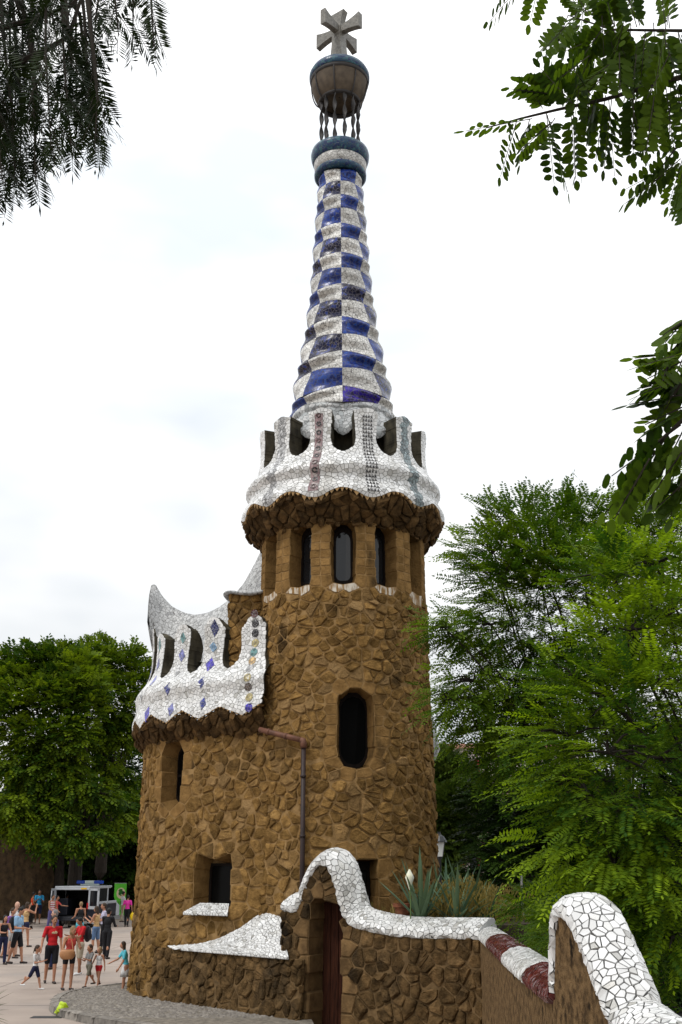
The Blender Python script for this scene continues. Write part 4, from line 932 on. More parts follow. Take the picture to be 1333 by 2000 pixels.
# planter behind the garden wall
SZ = 1.84
bedp = [(-1.0, 23.12), (0.2, 22.2), (2.75, 20.28), (4.2, 21.5), (3.4, 24.5), (1.9, 24.8), (0, 23.4), (-.6, 23.4)]
mb = MB(); mb.add([(*p, SZ) for p in bedp] + [(*p, 0) for p in bedp], [tuple(range(8))] + [(i, (i+1) % 8, 8 + (i+1) % 8, 8 + i) for i in range(8)]); tag(mb.out('planter_bed', 'soil'), kind='structure')

def blade(base, d, L_, wd, droop, n=6, fold=.35):
    d = Vector(d).normalized(); side = d.cross(Vector((0, 0, 1))); side = side.normalized() if side.length > .05 else Vector((1, 0, 0)); nrm = side.cross(d); V = []; F = []
    for i in range(n + 1):
        t = i/n; w_ = wd * (math.sin(PI * (.18 + .82*t)**.9) if t < 1 else 0) * (1 if t > .02 else .8); w_ = wd*(1 - t)**.8 * (.75 + .6*t) if True else w_
        p = Vector(base) + d*(L_*t) + Vector((0, 0, -droop*L_*t*t))
        V += [p - side*w_ + nrm*w_*fold, p, p + side*w_ + nrm*w_*fold]
    for i in range(n): a = i*3; F += [(a, a+1, a+4, a+3), (a+1, a+2, a+5, a+4)]
    return V, F
def agave(label, pos, n, L_, wd, lean=(0, 0), group='agaves in the planter', name='agave', m='leaf_agave', el=(25, 82)):
    root = thing(name, label, 'plant', tuple(pos), group); 
    for i in range(n):
        a = i * 2.4 + random.uniform(-.2, .2); e = R(el[0] + (el[1] - el[0]) * (i/(n - 1))); l = L_ * random.uniform(.75, 1.1)
        d = (math.cos(a)*math.cos(e) + lean[0], math.sin(a)*math.cos(e) + lean[1], math.sin(e)); V, F = blade((0.04*math.cos(a), .04*math.sin(a), .02), d, l, wd*random.uniform(.8, 1.1), random.uniform(.0, .15))
        mk('leaf', V, F, m, root, local=True, smooth=True, rnd=random.random())
    mb = MB(); mb.lathe([(.02, -.06), (.09, -.02), (.08, .06), (.03, .12)], 12); mb.out('heart', m, root, local=True, rnd=.3)
    return root
def onz(px, py, Y): return P(px, py, Y)
b = P(822, 1790, 21.1); b[2] = SZ; agave('blue green agave with stiff upright leaves beside the terracotta pot', b, 20, 1.3, .07, el=(40, 84))
b = P(893, 1795, 20.9); b[2] = SZ; agave('wide blue green agave spilling toward the stair wall', b, 18, 1.1, .06, lean=(.12, 0), el=(18, 78))
b = P(872, 1790, 22.3); b[2] = SZ; agave('grey green agave half hidden among dry grass', b, 14, 1.25, .06, el=(35, 84))
b = P(915, 1795, 22.0); b[2] = SZ; agave('tall narrow agave rising between the wide agave and the dry grass', b, 16, 1.2, .06, el=(30, 80))
b = P(950, 1800, 21.2); b[2] = SZ; agave('low green agave at the corner of the planter', b, 12, .8, .05, el=(15, 60))
# dry grass
V = []; F = []; rs = []
for i in range(1500):
    px = random.gauss(905, 42) if random.random() < .8 else random.uniform(700, 985); Y = random.uniform(20.9, 23.0); b = P(px, 1790, Y); l = random.uniform(.35, 1.05) * (1 if 850 < px < 985 else .45)
    if not inpoly(bedp, np.array([b[0]]), np.array([b[1]]))[0]: continue
    a = random.uniform(0, 2*PI); e = R(random.uniform(50, 85)); d = Vector((math.cos(a)*math.cos(e), math.sin(a)*math.cos(e), math.sin(e))); dr = random.uniform(.2, .9); k = len(V); wv = random.uniform(.003, .008); sd_ = d.cross(Vector((0, 0, 1))).normalized()
    for t in (0, .35, .7, 1): p = Vector((b[0], b[1], SZ)) + d*(l*t) + Vector((0, 0, -dr*l*t*t*.5)); V += [p - sd_*wv, p + sd_*wv]
    F += [(k, k+1, k+3, k+2), (k+2, k+3, k+5, k+4), (k+4, k+5, k+7, k+6)]; rs += [random.random()]*8
    if random.random() < .5:                    # seed heads
        e2 = Vector(V[-1])
        for j in range(7):
            k = len(V); q = e2 + Vector((random.gauss(0, .03), random.gauss(0, .03), -random.uniform(0, .14))); V += [q, q + Vector((.012, 0, -.025)), q + Vector((0, .0, -.05)), q + Vector((-.012, 0, -.025))]; F.append((k, k+1, k+2, k+3)); rs += [random.uniform(.5, 1)]*4
tag(mk('dry_grass', V, F, 'leaf_straw', rnd=rs), 'straw coloured dry grass growing among the agaves', 'grass', kind='stuff')
b = P(789, 1792, 21.6); b[2] = SZ; mat('terracotta', (.22, .075, .035), (.14, .05, .025), rough=.85, scale=9, bump=.3)
pot = thing('flower_pot', 'round terracotta flower pot standing in the planter', 'pot', tuple(b)); mb = MB(); mb.lathe([(.02, .0), (.13, .0), (.18, .3), (.17, .3), (.15, .26), (.02, .26)], 20); mb.out('body', 'terracotta', pot, local=True, smooth=True); mb = MB(); mb.lathe([(.178, .26), (.205, .265), (.205, .33), (.175, .33), (.172, .26)], 20); mb.out('rim', 'terracotta', pot, local=True)
mb = MB(); mb.lathe([(.02, .275), (.168, .27)], 20); mb.out('soil', 'soil', pot, local=True)
b = P(802, 1790, 20.9); b[2] = SZ; mat('petal', (.72, .70, .42), (.78, .78, .68), rough=.5, scale=5); mat('stalk', (.10, .16, .05), rough=.6)
lily = thing('white_flower', 'single cream white funnel flower on a tall stalk among the agave leaves', 'flower', tuple(b)); tz = P(800, 1722, 21.0)[2] - SZ
mb = MB(); mb.tube([(0, 0, 0), (.01, 0, tz*.5), (0, 0, tz - .12)], .012, 6); mb.out('stalk', 'stalk', lily, local=True)
mb = MB(); mb.lathe([(.012, tz - .14), (.03, tz - .08), (.055, tz), (.085, tz + .07), (.06, tz + .13), (.01, tz + .22)], 14); mb.out('bloom', 'petal', lily, local=True, smooth=True)

# ================================================================== trees
def unit(a): return a / (np.linalg.norm(a, axis=-1, keepdims=True) + 1e-9)
def fronds(base, d, L_, npairs, ll, lw, droop=.3, fwd=.45, sag=.15, jit=.12, shape=4, rv=None, roll=.35):
    """pinnate leaves: rows of leaflets either side of a midrib; returns verts, quads, value"""
    base = np.asarray(base, float); d = unit(np.asarray(d, float)); N_ = len(base); L_ = np.broadcast_to(np.asarray(L_, float), (N_,)); ll = np.broadcast_to(np.asarray(ll, float), (N_,)); lw = np.broadcast_to(np.asarray(lw, float), (N_,))
    up = np.tile((0., 0., 1.), (N_, 1)) + rng.normal(0, roll, (N_, 3)); side = unit(np.cross(d, up)); rv = rng.random(N_) if rv is None else rv
    VV = []; RR = []
    for k in range(npairs * 2 + 1):
        t = 1.0 if k == npairs*2 else .16 + .82*((k // 2) + .5*(k % 2)*.3) / npairs; sg = 0 if k == npairs*2 else (1 if k % 2 else -1)
        p = base + d*(L_*t)[:, None]; p[:, 2] -= droop*L_*t*t; dt = d.copy(); dt[:, 2] -= 2*droop*t; dt = unit(dt)
        l_ = ll * (1 - .35*abs(t - .5)); ld = unit(side*sg + dt*(fwd if sg else 1) + rng.normal(0, jit, (N_, 3)))
        ld[:, 2] -= sag; ld = unit(ld); pw = unit(np.cross(np.cross(ld, dt if sg else side), ld) + rng.normal(0, jit, (N_, 3)))
        if shape == 4: q = [p, p + ld*(l_*.5)[:, None] + pw*(lw/2)[:, None], p + ld*l_[:, None], p + ld*(l_*.5)[:, None] - pw*(lw/2)[:, None]]
        else: q = [p + ld*(l_*.08)[:, None], p + ld*(l_*.3)[:, None] + pw*(lw*.42)[:, None], p + ld*(l_*.62)[:, None] + pw*(lw*.5)[:, None], p + ld*(l_*.9)[:, None] + pw*(lw*.25)[:, None], p + ld*l_[:, None], p + ld*(l_*.9)[:, None] - pw*(lw*.25)[:, None], p + ld*(l_*.62)[:, None] - pw*(lw*.5)[:, None], p + ld*(l_*.3)[:, None] - pw*(lw*.42)[:, None]]
        VV.append(np.stack(q, 1)); RR.append(np.repeat(np.clip(rv + rng.normal(0, .08, N_), 0, 1)[:, None], len(q), 1))
    V = np.concatenate(VV).reshape(-1, 3); n = 4 if shape == 4 else 8
    return V, np.arange(len(V)).reshape(-1, n), np.concatenate(RR).ravel()
def limb(mb, a, b, r0, r1, bend=.25, n=6, sides=6):
    a, b = np.asarray(a, float), np.asarray(b, float); l = np.linalg.norm(b - a); mid = (a + b)/2 + rng.normal(0, .08*l, 3) + np.array((0, 0, bend*l)); pts = []
    for t in np.linspace(0, 1, n): pts.append((1-t)**2*a + 2*t*(1-t)*mid + t*t*b)
    mb.tube(pts, list(np.linspace(r0, r1, n)), sides); return pts
def tree(name, label, base, r0, fork, clumps, nfr, lf, m, group=None, bark='bark', spread=1.0, flat=.6, droop=.3, outward=.6, fw=1.0, roll=.35, level=1.0, sag=.15, thin=1.0):
    """clumps: (x, y, z, radius). lf = (frond length, pairs, leaflet length, leaflet width)"""
    base = np.asarray(base, float); root = thing(name, label, 'tree', tuple(base), group); mb = MB(); fk = base + np.array((0, 0, fork))
    limb(mb, base - (0, 0, .1), fk, r0, r0*.65, 0, 6, 10)
    B = []; D = []; RV = []; cc_ = np.mean([c[:3] for c in clumps], axis=0)
    for c in clumps:
        p = np.array(c[:3]); pts = limb(mb, fk - (0, 0, random.uniform(0, fork*.25)), p, r0*random.uniform(.25, .42)*thin, .012, random.uniform(.05, .25), 7, 5)
        n = int(nfr * c[3]**2 * (c[4] if len(c) > 4 else 1)); u = unit(rng.normal(0, 1, (n, 3))); u[:, 2] *= flat; rad = c[3] * rng.random(n)**.45
        q = p + u*rad[:, None]; dirs = unit(u*outward + unit(q - cc_)*.6 + rng.normal(0, .45, (n, 3)) * (1, 1, .5)); dirs[:, 2] = dirs[:, 2]*level + .05; dirs = unit(dirs); RV.append(np.clip(random.uniform(.0, .55) + rng.normal(.08, .24, n), 0, 1)); B.append(q); D.append(dirs)
        for i in range(0, n, max(1, n//9)): mb.tube([p, (p + q[i])/2 + (0, 0, .05), q[i]], [.02, .012, .005], 4, cap=False)
    B = np.vstack(B); D = np.vstack(D); L_, npz, ll, lw = lf
    V, F, rv = fronds(B, D, L_*rng.uniform(.7, 1.25, len(B)), npz, ll, lw, droop=droop, roll=roll, sag=sag, rv=np.concatenate(RV))
    mb.out('trunk', bark, root); mk('crown', V, F, m, root, rnd=rv); return root
def blob(c, r, n, rr, zf=1.0, seed=0, lo=-1):
    """n clump centres in an ellipsoid, mostly near its skin"""
    o = []
    while len(o) < n:
        u = unit(rng.normal(0, 1, 3)); 
        if u[2] < lo: continue
        k = random.uniform(.45, 1.0); o.append((c[0] + u[0]*r[0]*k, c[1] + u[1]*r[1]*k, c[2] + u[2]*r[2]*k, rr*random.uniform(.75, 1.25)))
    return o
def cpx(lst): return [(*P(x, y, Y), r) for x, y, Y, r in lst]
GB = 'feathery locust trees behind the stair wall'
# the tall feathery tree
cA = cpx([(x, y + (38 if y < 1060 else 0), Y, r) for x, y, Y, r in [(1020, 985, 18, .75), (965, 1040, 18, .7), (1130, 985, 18.4, .8), (1070, 1050, 17.6, .85), (1190, 1030, 18.6, .9), (1270, 1000, 18.5, .9), (1320, 950, 18.6, .8), (985, 1130, 17.6, .7), (1060, 1150, 18, .9), (1150, 1120, 17.6, .9), (960, 1220, 17.6, .75), (1030, 1260, 18, .95), (905, 1240, 17.2, .45), (868, 1225, 16.8, .32), (925, 1330, 17.2, .6), (880, 1365, 16.8, .4), (985, 1370, 17.6, .9), (1080, 1350, 18, 1.0), (1170, 1250, 18, 1.0), (1260, 1160, 18, 1.0), (1320, 1250, 18, 1.0), (940, 1425, 17.5, .45), (1010, 1470, 17.6, .8), (1230, 1400, 18.4, 1.0)]])
tree('locust_tree', 'tall feathery locust tree with its top against the sky beside the tower', (4.6, 18.2, 0), .17, 3.2, cA, 330, (.50, 11, .088, .032), 'leaf_locust', GB, flat=.6, droop=.18, roll=.3, level=.8, sag=.1, thin=.45)
cB = cpx([(1200, 1130, 12.5, .55), (1280, 1100, 12.3, .55), (1230, 1230, 12.2, .6), (1310, 1200, 12.2, .6), (1130, 1330, 12.4, .5), (1200, 1370, 12, .6), (1290, 1340, 12, .65), (1110, 1440, 12.2, .5), (1190, 1470, 11.8, .6), (1290, 1480, 11.8, .65), (1100, 1530, 12, .36), (1160, 1570, 11.6, .55), (1250, 1590, 11.4, .6), (1320, 1610, 11.4, .6), (1120, 1650, 11.8, .45), (1200, 1690, 11.4, .5), (1290, 1720, 11.2, .55), (1320, 1830, 11.2, .5), (1240, 1790, 11.4, .4)])
tree('locust_tree', 'bright yellow green locust tree spreading low boughs over the stair wall', (4.6, 12.4, 0), .13, 2.4, cB, 300, (.56, 13, .084, .030), 'leaf_bright', GB, flat=.5, droop=.16, roll=.25, level=.6, sag=.08, thin=.5)
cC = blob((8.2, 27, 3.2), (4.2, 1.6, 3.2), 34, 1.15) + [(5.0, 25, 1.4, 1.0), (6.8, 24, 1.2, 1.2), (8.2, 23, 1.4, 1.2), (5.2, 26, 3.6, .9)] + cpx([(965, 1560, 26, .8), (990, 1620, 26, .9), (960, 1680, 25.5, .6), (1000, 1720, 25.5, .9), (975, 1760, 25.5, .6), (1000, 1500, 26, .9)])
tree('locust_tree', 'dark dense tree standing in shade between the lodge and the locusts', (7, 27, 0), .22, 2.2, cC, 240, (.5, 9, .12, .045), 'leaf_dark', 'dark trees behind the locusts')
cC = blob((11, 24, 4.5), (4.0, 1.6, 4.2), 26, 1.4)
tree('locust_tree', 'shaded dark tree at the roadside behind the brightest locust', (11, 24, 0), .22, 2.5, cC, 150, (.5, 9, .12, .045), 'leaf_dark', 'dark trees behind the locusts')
# low fern-like shrubs behind the stair wall
for i, (x, y, Y, r) in enumerate([(1085, 1850, 16.5, .5), (1130, 1840, 14.2, .6), (1075, 1770, 18.5, .75), (1020, 1790, 22.5, .5), (1150, 1790, 16.0, .7), (1290, 1880, 12.8, .7), (1225, 1850, 13.5, .7)]):
    p = P(x, y, Y); n = int(260*r); root = thing('fern_shrub', ['low feathery shrub showing over the red and white coping', 'feathery green shrub growing close behind the tall tiled hump', 'shrub of drooping fronds in the shade of the locusts', 'small shrub at the end of the planter by the wall corner', 'leafy shrub filling the gap between hump and planter', 'shrub low beside the road at the foot of the hump', 'bushy shrub crowding the back of the tiled hump'][i], 'shrub', (p[0], p[1], 0), 'feathery shrubs behind the stair wall')
    u = unit(rng.normal(0, 1, (n, 3))); u[:, 2] = np.abs(u[:, 2])*1.2 - .5; q = p + u*r*rng.random((n, 1))**.4; q[:, 2] = np.maximum(q[:, 2], .3); V, F, rv = fronds(q, unit(u + rng.normal(0, .4, (n, 3))), .4*rng.uniform(.7, 1.2, n), 10, .07, .026, droop=.3)
    mk('foliage', V, F, 'leaf_locust', root, rnd=rv*.6); mb = MB()
    for j in range(6): limb(mb, (p[0], p[1], 0), q[j], .03, .008, .1, 5, 5)
    mb.out('stems', 'bark', root)
# big broad trees across the plaza, left
GL = 'broad trees across the plaza'
def broad(label, px, Y, specs, ndens, base_px):
    cl_ = cpx(specs); bx = P(base_px, 1700, Y); return tree('broad_tree', label, (bx[0], Y, 0), .45, 5.0, cl_, ndens, (.55, 4, .27, .14), 'leaf_mid', GL, droop=.25, flat=.75)
broad('broad leafy tree with rounded yellow green crown left of the lodge', 60, 62, [(25, 1300, 62, 1.4), (60, 1290, 62, 1.4), (165, 1350, 60, 1.5), (135, 1440, 59, 1.4), (160, 1540, 59, 1.2), (200, 1550, 59, 1.0), (60, 1600, 58.5, 1.0), (120, 1600, 58.5, .9), (150, 1640, 58.5, .8), (195, 1630, 59, .9), (235, 1610, 60, .9), (100, 1640, 58.5, .8), (250, 1570, 61, 1.0), (30, 1610, 58, .9), (30, 1335, 61, 1.6), (75, 1305, 62, 1.6), (120, 1290, 62, 1.6), (160, 1310, 61, 1.5), (60, 1370, 60, 1.7), (110, 1365, 60, 1.7), (10, 1400, 60, 1.5), (45, 1440, 59.5, 1.6), (100, 1440, 59.5, 1.6), (150, 1390, 60, 1.5), (25, 1500, 59, 1.4), (75, 1510, 59, 1.5), (125, 1500, 59.5, 1.4), (40, 1575, 58.5, 1.2), (95, 1575, 59, 1.2), (5, 1330, 62, 1.4), (10, 1580, 58, 1.0), (140, 1300, 63, 1.5), (130, 1330, 61, 1.5)], 105, 150)
broad('broad leafy tree with sky gaps in its crown rising behind the wing', 200, 66, [(220, 1340, 65, 1.4), (265, 1350, 65, 1.3), (225, 1375, 64, 1.3), (200, 1290, 65, 1.5), (240, 1285, 66, 1.5), (265, 1300, 66, 1.4), (185, 1340, 64.5, 1.5), (255, 1390, 65, 1.4), (215, 1410, 64, 1.3), (180, 1430, 64, 1.5), (245, 1440, 64.5, 1.3), (160, 1480, 63.5, 1.3), (215, 1500, 64, 1.1), (250, 1520, 64.5, 1.0), (190, 1270, 66, 1.2), (290, 1330, 66, 1.4)], 82, 198)
tree('broad_tree', 'dark tree in deep shade under the broad crowns', (-17.5, 70, 0), .4, 4, cpx([(40, 1560, 70, 2.2), (110, 1550, 70, 2.2), (170, 1560, 70, 2.2), (230, 1570, 70, 2.2), (270, 1600, 70, 2.0), (200, 1480, 71, 2.2), (120, 1470, 71, 2.2), (150, 1620, 69.5, 1.8), (90, 1620, 69.5, 1.8), (270, 1500, 71, 2.0), (240, 1440, 72, 2), (60, 1480, 72, 2.2), (300, 1560, 71, 2.2)]), 45, (.6, 4, .3, .16), 'leaf_dark', GL)
# shrubs on the bank
def bank(label, px0, px1, y0, y1, Y, n, m, leaf):
    V0 = np.array([P(random.uniform(px0, px1), random.uniform(y0, y1), Y + random.uniform(-1.2, 1.2)) for _ in range(n)]); V0[:, 2] = np.maximum(V0[:, 2], .2)
    V, F, rv = fronds(V0, unit(rng.normal(0, 1, (n, 3)) + np.array((0, -.6, .2))), leaf[0], leaf[1], leaf[2], leaf[3], droop=.3); return tag(mk('bank_shrubbery', V, F, m, rnd=rv), label, 'shrubbery', kind='stuff')
bank('dark ivy and shrubbery covering the bank behind the van', -60, 330, 1560, 1800, 73.5, 5200, 'leaf_dark', (.8, 4, .4, .24))
bank('dark undergrowth filling the ground behind the locust trees', 955, 1500, 1560, 1850, 33, 4200, 'leaf_dark', (.6, 5, .25, .13))
mat('bank_earth', (.022, .020, .012), (.012, .012, .008), rough=1, scale=1.5)  # earth colour darkened for the shade under the trees
hv = []
for i, Y in enumerate((75, 77, 82, 100)):
    for x in np.linspace(-60, 8, 18): hv.append((x, Y + 1.5*math.sin(x*.4), (-.1, 5.5, 8.0, 9.0)[i] + .5*math.sin(x*.7)))
tag(mk('hillside', hv, [(i*18 + j, i*18 + j + 1, (i+1)*18 + j + 1, (i+1)*18 + j) for i in range(3) for j in range(17)], 'bank_earth', smooth=True), kind='structure')
mb = MB()
for x in (0,):
    pts = [(-5, 1603), (20, 1606), (45, 1616), (62, 1630), (75, 1650), (88, 1690), (98, 1740)]; cl_ = [P(a, b_, 66 + max(0, a)*.05) for a, b_ in pts]; e = P(-160, 1600, 64); cl_ = [e] + cl_; F = []; n = len(cl_)
    V = [tuple(p) for p in cl_] + [(p[0], p[1], -.1) for p in cl_] + [(p[0] + .2, p[1] + 1.0, p[2]) for p in cl_]
    mb.add(V, [(i, i+1, n+i+1, n+i) for i in range(n-1)] + [(i, i+1, 2*n+i+1, 2*n+i) for i in range(n-1)])
mat('far_wall', (.155, .10, .052), (.06, .040, .023), rough=.95, scale=2.5, bump=1, bscale=5, bdist=.15, detail=8)
rw = mb.out('retaining_wall', 'far_wall'); tag(rw, 'brown rough stone retaining wall sloping down at the plaza edge', 'wall')
# pine behind the lodge, right
pc_ = cpx([(868, 1500, 45, 1.0), (890, 1520, 45, .9), (858, 1540, 45, 1.0), (905, 1560, 44, .9), (875, 1575, 44, 1.0), (920, 1590, 45, .8), (858, 1600, 44, 1.0), (890, 1610, 44, .8), (862, 1650, 44, .9), (850, 1690, 44, .9), (880, 1660, 44, .7)])
tree('pine_tree', 'clumpy pine tree showing between the lodge and the locusts', (4.3, 45, 0), .25, 4, pc_ + cpx([(850, 1740, 43, .9), (880, 1720, 43, .8), (905, 1640, 44, .6), (850, 1500, 45, .8), (925, 1545, 45, .7), (935, 1600, 45, .5)]), 900, (.26, 7, .16, .034), 'leaf_pine', flat=.8, droop=.0)
# overhanging branches close by: trees standing just outside the view
def px_frond(lst, npz, leaf, lw, fwd, sag, jit=.1, shape=8, droop=.0, rvr=(0, 1)):
    B = np.array([P(a, b_, Y) for a, b_, c_, d_, Y in lst]); E = np.array([P(c_, d_, Y + random.uniform(-.12, .12)) for a, b_, c_, d_, Y in lst]); D = E - B; L_ = np.linalg.norm(D, axis=1)
    return fronds(B, D, L_, npz, leaf*rng.uniform(.85, 1.15, len(B)), lw, droop=droop, fwd=fwd, sag=sag, jit=jit, shape=shape, rv=rng.uniform(*rvr, len(B)))
def merge(parts): 
    V = np.vstack([p[0] for p in parts]); k = 0; F = []
    for p in parts: F.append(p[1] + k); k += len(p[0])
    return V, np.vstack(F), np.concatenate([p[2] for p in parts])
Yr = 3.3; fl = []
br2 = [(1440, 120), (1333, 150), (1247, 175), (1182, 194), (1090, 214), (1015, 232), (950, 250)]
br1 = [(1440, 40), (1333, 60), (1196, 58), (1110, 30)]; br3 = [(1440, 230), (1370, 260), (1320, 290), (1290, 330)]
fl += [(1040, 232, 910, 256, Yr), (1010, 235, 978, 345, Yr), (1035, 232, 1015, 320, Yr), (1068, 222, 1083, 360, Yr), (1120, 218, 1125, 350, Yr), (1085, 230, 1040, 300, Yr), (1195, 195, 1180, 330, Yr), (1230, 185, 1238, 310, Yr), (1060, 212, 1030, 160, Yr), (1120, 205, 1075, 130, Yr), (1100, 190, 1025, 160, Yr), (1150, 195, 1120, 140, Yr), (1245, 180, 1230, 300, Yr), (1270, 170, 1285, 290, Yr), (1300, 160, 1318, 300, Yr), (1320, 155, 1345, 290, Yr), (1160, 200, 1150, 270, Yr),
       (1330, 310, 1243, 385, Yr), (1340, 300, 1318, 415, Yr), (1345, 350, 1330, 420, Yr), (1025, -40, 955, 45, Yr), (1060, -60, 1035, 45, Yr), (1110, 30, 1085, 95, Yr), (1130, 50, 1075, 75, Yr), (1180, 58, 1130, 110, Yr), (1190, 60, 1200, 130, Yr), (1230, 58, 1215, 140, Yr), (1260, 60, 1275, 150, Yr), (1300, 60, 1300, 150, Yr), (1325, 60, 1335, 150, Yr), (1150, 30, 1120, -20, Yr), (1200, 50, 1170, -10, Yr), (1250, 50, 1230, -20, Yr), (1300, 50, 1290, -30, Yr), (1160, 100, 1100, 160, Yr), (1200, 120, 1150, 180, Yr), (1250, 110, 1210, 180, Yr), (1300, 110, 1260, 190, Yr)]
fl += [(x + random.uniform(-12, 12), y + random.uniform(-10, 10), x2 + random.uniform(-30, 30), y2 + random.uniform(-20, 20), Yr + random.uniform(-.25, .3)) for x, y, x2, y2, _ in fl + [q for q in fl if q[0] > 1090] if x > 1040 and y > -20]
fl += [(x, y, x + random.uniform(-40, 25), y + random.uniform(70, 120), Yr + random.uniform(-.3, .3)) for x, y in [(random.uniform(1110, 1345), random.uniform(-30, 190)) for _ in range(14)]]
Yq = 2.15
f2 = [(1345, 620, 1295, 655, Yq), (1350, 640, 1285, 720, Yq), (1330, 690, 1240, 700, Yq), (1345, 700, 1265, 740, Yq), (1330, 740, 1250, 770, Yq), (1340, 770, 1230, 790, Yq), (1345, 790, 1260, 830, Yq), (1330, 830, 1195, 930, Yq), (1300, 850, 1235, 960, Yq), (1340, 830, 1290, 930, Yq), (1280, 880, 1185, 1000, Yq), (1345, 900, 1310, 1010, Yq), (1350, 860, 1280, 990, Yq), (1340, 940, 1275, 1000, Yq), (1350, 720, 1300, 800, Yq), (1350, 660, 1310, 760, Yq)]
f2 += [(x + random.uniform(-14, 14), y + random.uniform(-18, 18), x2 + random.uniform(-22, 22), y2 + random.uniform(-22, 22), Y + random.uniform(-.12, .12)) for x, y, x2, y2, Y in f2[::2]]
rt = thing('overhanging_tree', 'oval leaved branches hanging into view from the tree beside the stairs', 'tree', (2.6, 2.4, 1.1))
mb = MB(); mb.tube([(2.6, 2.4, 1.0), (2.62, 2.4, 2.5), (2.5, 2.5, 4.2), (2.3, 2.7, 5.6), (2.1, 2.8, 6.6)], [.13, .11, .09, .06, .03], 10)
fb = []; fd_ = []
def bough(start, tips, r0, r1):
    a = np.array(start, float); t0 = np.array(tips[0]); mid = (a + t0)/2 + np.array((0, .1, .28)); pts = [(1-t)**2*a + 2*t*(1-t)*mid + t*t*t0 + rng.normal(0, .012, 3) for t in np.linspace(0, 1, 9)]
    for i in range(1, 9):                       # leaves all along the part outside the view too
        for k in range(5): fb.append(pts[i-1] + (pts[i] - pts[i-1])*random.random()); fd_.append((random.uniform(-.6, .6), random.uniform(-.6, .6), -random.uniform(.2, 1.0)))
    pts += [np.array(p) for p in tips[1:]]; mb.tube(pts, list(np.linspace(r0, r1, len(pts))), 6)
for br, Y in ((br2, Yr), (br1, Yr), (br3, Yr)): bough((2.4, 2.6, 4.7), [P(x, y, Y) for x, y in br], .026, .002)
for br in ([(1420, 600), (1350, 640), (1310, 700), (1290, 760)], [(1420, 780), (1340, 815), (1290, 860), (1230, 930)]): bough((2.55, 2.4, 3.5), [P(x, y, Yq) for x, y in br], .02, .002)
fb = np.array(fb); fd_ = np.array(fd_); up_ = unit(rng.normal(0, 1, (90, 3))); fb = np.vstack([fb, np.array((2.3, 2.7, 5.9)) + up_*rng.uniform(.2, .75, (90, 1))]); fd_ = np.vstack([fd_, up_ + np.array((0, 0, -.5))])
keep = (fb[:, 0] / fb[:, 1]) > .42; fb, fd_ = fb[keep], fd_[keep]
V, F, rv = merge([px_frond(fl, 8, .058, .025, .35, .12), px_frond(f2, 6, .048, .031, .35, .15), fronds(fb, fd_, rng.uniform(.2, .3, len(fb)), 8, .055, .025, droop=.1, fwd=.35, sag=.12, shape=8)]); mk('crown', V, F, 'leaf_near', rt, rnd=rv)
for x, y, x2, y2, Y in fl + f2: mb.tube([P(x, y, Y), P(x2, y2, Y)], [.0022, .0012], 3, cap=False)
mb.out('trunk', 'twig', rt)
# pepper tree, top left
Yp = 3.2; st = []
for x0, y0, x1, y1 in [(20, -60, 30, 300), (60, -60, 70, 330), (-20, -60, 5, 330), (45, -60, 50, 200), (90, -60, 100, 260), (120, -60, 140, 270), (150, -60, 150, 200), (175, -40, 190, 250), (130, 60, 205, 230), (200, -60, 178, 90), (10, -60, 70, 120), (-30, 40, 15, 360), (225, -70, 232, 40), (255, -70, 260, 55), (285, -70, 300, 60), (105, -60, 60, 150), (70, 180, 65, 320), (165, 30, 180, 180), (185, 120, 185, 260), (30, 60, 25, 250), (140, 120, 122, 260), (0, -60, -10, 280), (80, -60, 120, 90), (10, 100, 30, 330), (170, 150, 200, 265), (40, 180, 40, 300)]:
    st.append((x0, y0, x1, y1, Yp + random.uniform(-.35, .35)))
for x in range(-420, -30, 17): st.append((x, -90, x + random.uniform(-15, 15), random.uniform(180, 380), Yp + random.uniform(-.4, .4)))
fl = []
for x0, y0, x1, y1, Y in st:
    l = math.hypot(x1 - x0, y1 - y0); k = int(l / 21) + 1
    for i in range(k):
        t = (i + random.random()*.6) / k; x, y = x0 + (x1 - x0)*t, y0 + (y1 - y0)*t; sg = random.choice((-1, 1)); ln = random.uniform(45, 85); a = R(random.uniform(10, 42)) * sg; fl.append((x, y, x + ln*math.sin(a), y + ln*math.cos(a), Y + random.uniform(-.08, .08)))
    fl.append((x1, y1, x1 + random.uniform(-8, 8), y1 + 65, Y))
pt = thing('pepper_tree', 'dark drooping pepper tree fronds hanging at the top left', 'tree', (-2.6, 2.6, 1.1))
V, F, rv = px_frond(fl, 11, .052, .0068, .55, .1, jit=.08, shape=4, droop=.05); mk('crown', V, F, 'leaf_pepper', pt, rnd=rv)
mb = MB(); mb.tube([(-2.6, 2.6, 1.0), (-2.6, 2.65, 3), (-2.4, 2.8, 5), (-1.9, 3.0, 6.4), (-1.2, 3.1, 6.9), (-.5, 3.2, 7.0)], [.18, .15, .12, .08, .05, .02], 10)
for x0, y0, x1, y1, Y in st:
    a = P(x0, y0, Y); mb.tube([(max(-1.9, a[0] - .3), 3.05, 6.3), (a[0] - .05, Y, a[2] + .3), a, P((x0 + x1)/2 + random.uniform(-6, 6), (y0 + y1)/2, Y), P(x1, y1 + 30, Y)], [.018, .01, .006, .004, .0015], 4, cap=False)
for a in ([(-20, 60), (60, 40), (140, 10), (175, -30)], [(40, 120), (95, 95), (135, 70), (165, -20)]): mb.tube([P(x, y, Yp) for x, y in a], [.012, .01, .008, .006], 5)
for x, y, x2, y2, Y in fl: mb.tube([P(x, y, Y), P(x2, y2, Y)], [.0016, .001], 3, cap=False)
V = []
for i in range(60): x, y = random.gauss(92, 9), random.uniform(235, 330); p = P(x, y, Yp); mb.ball(p, .0042, 5, 4)
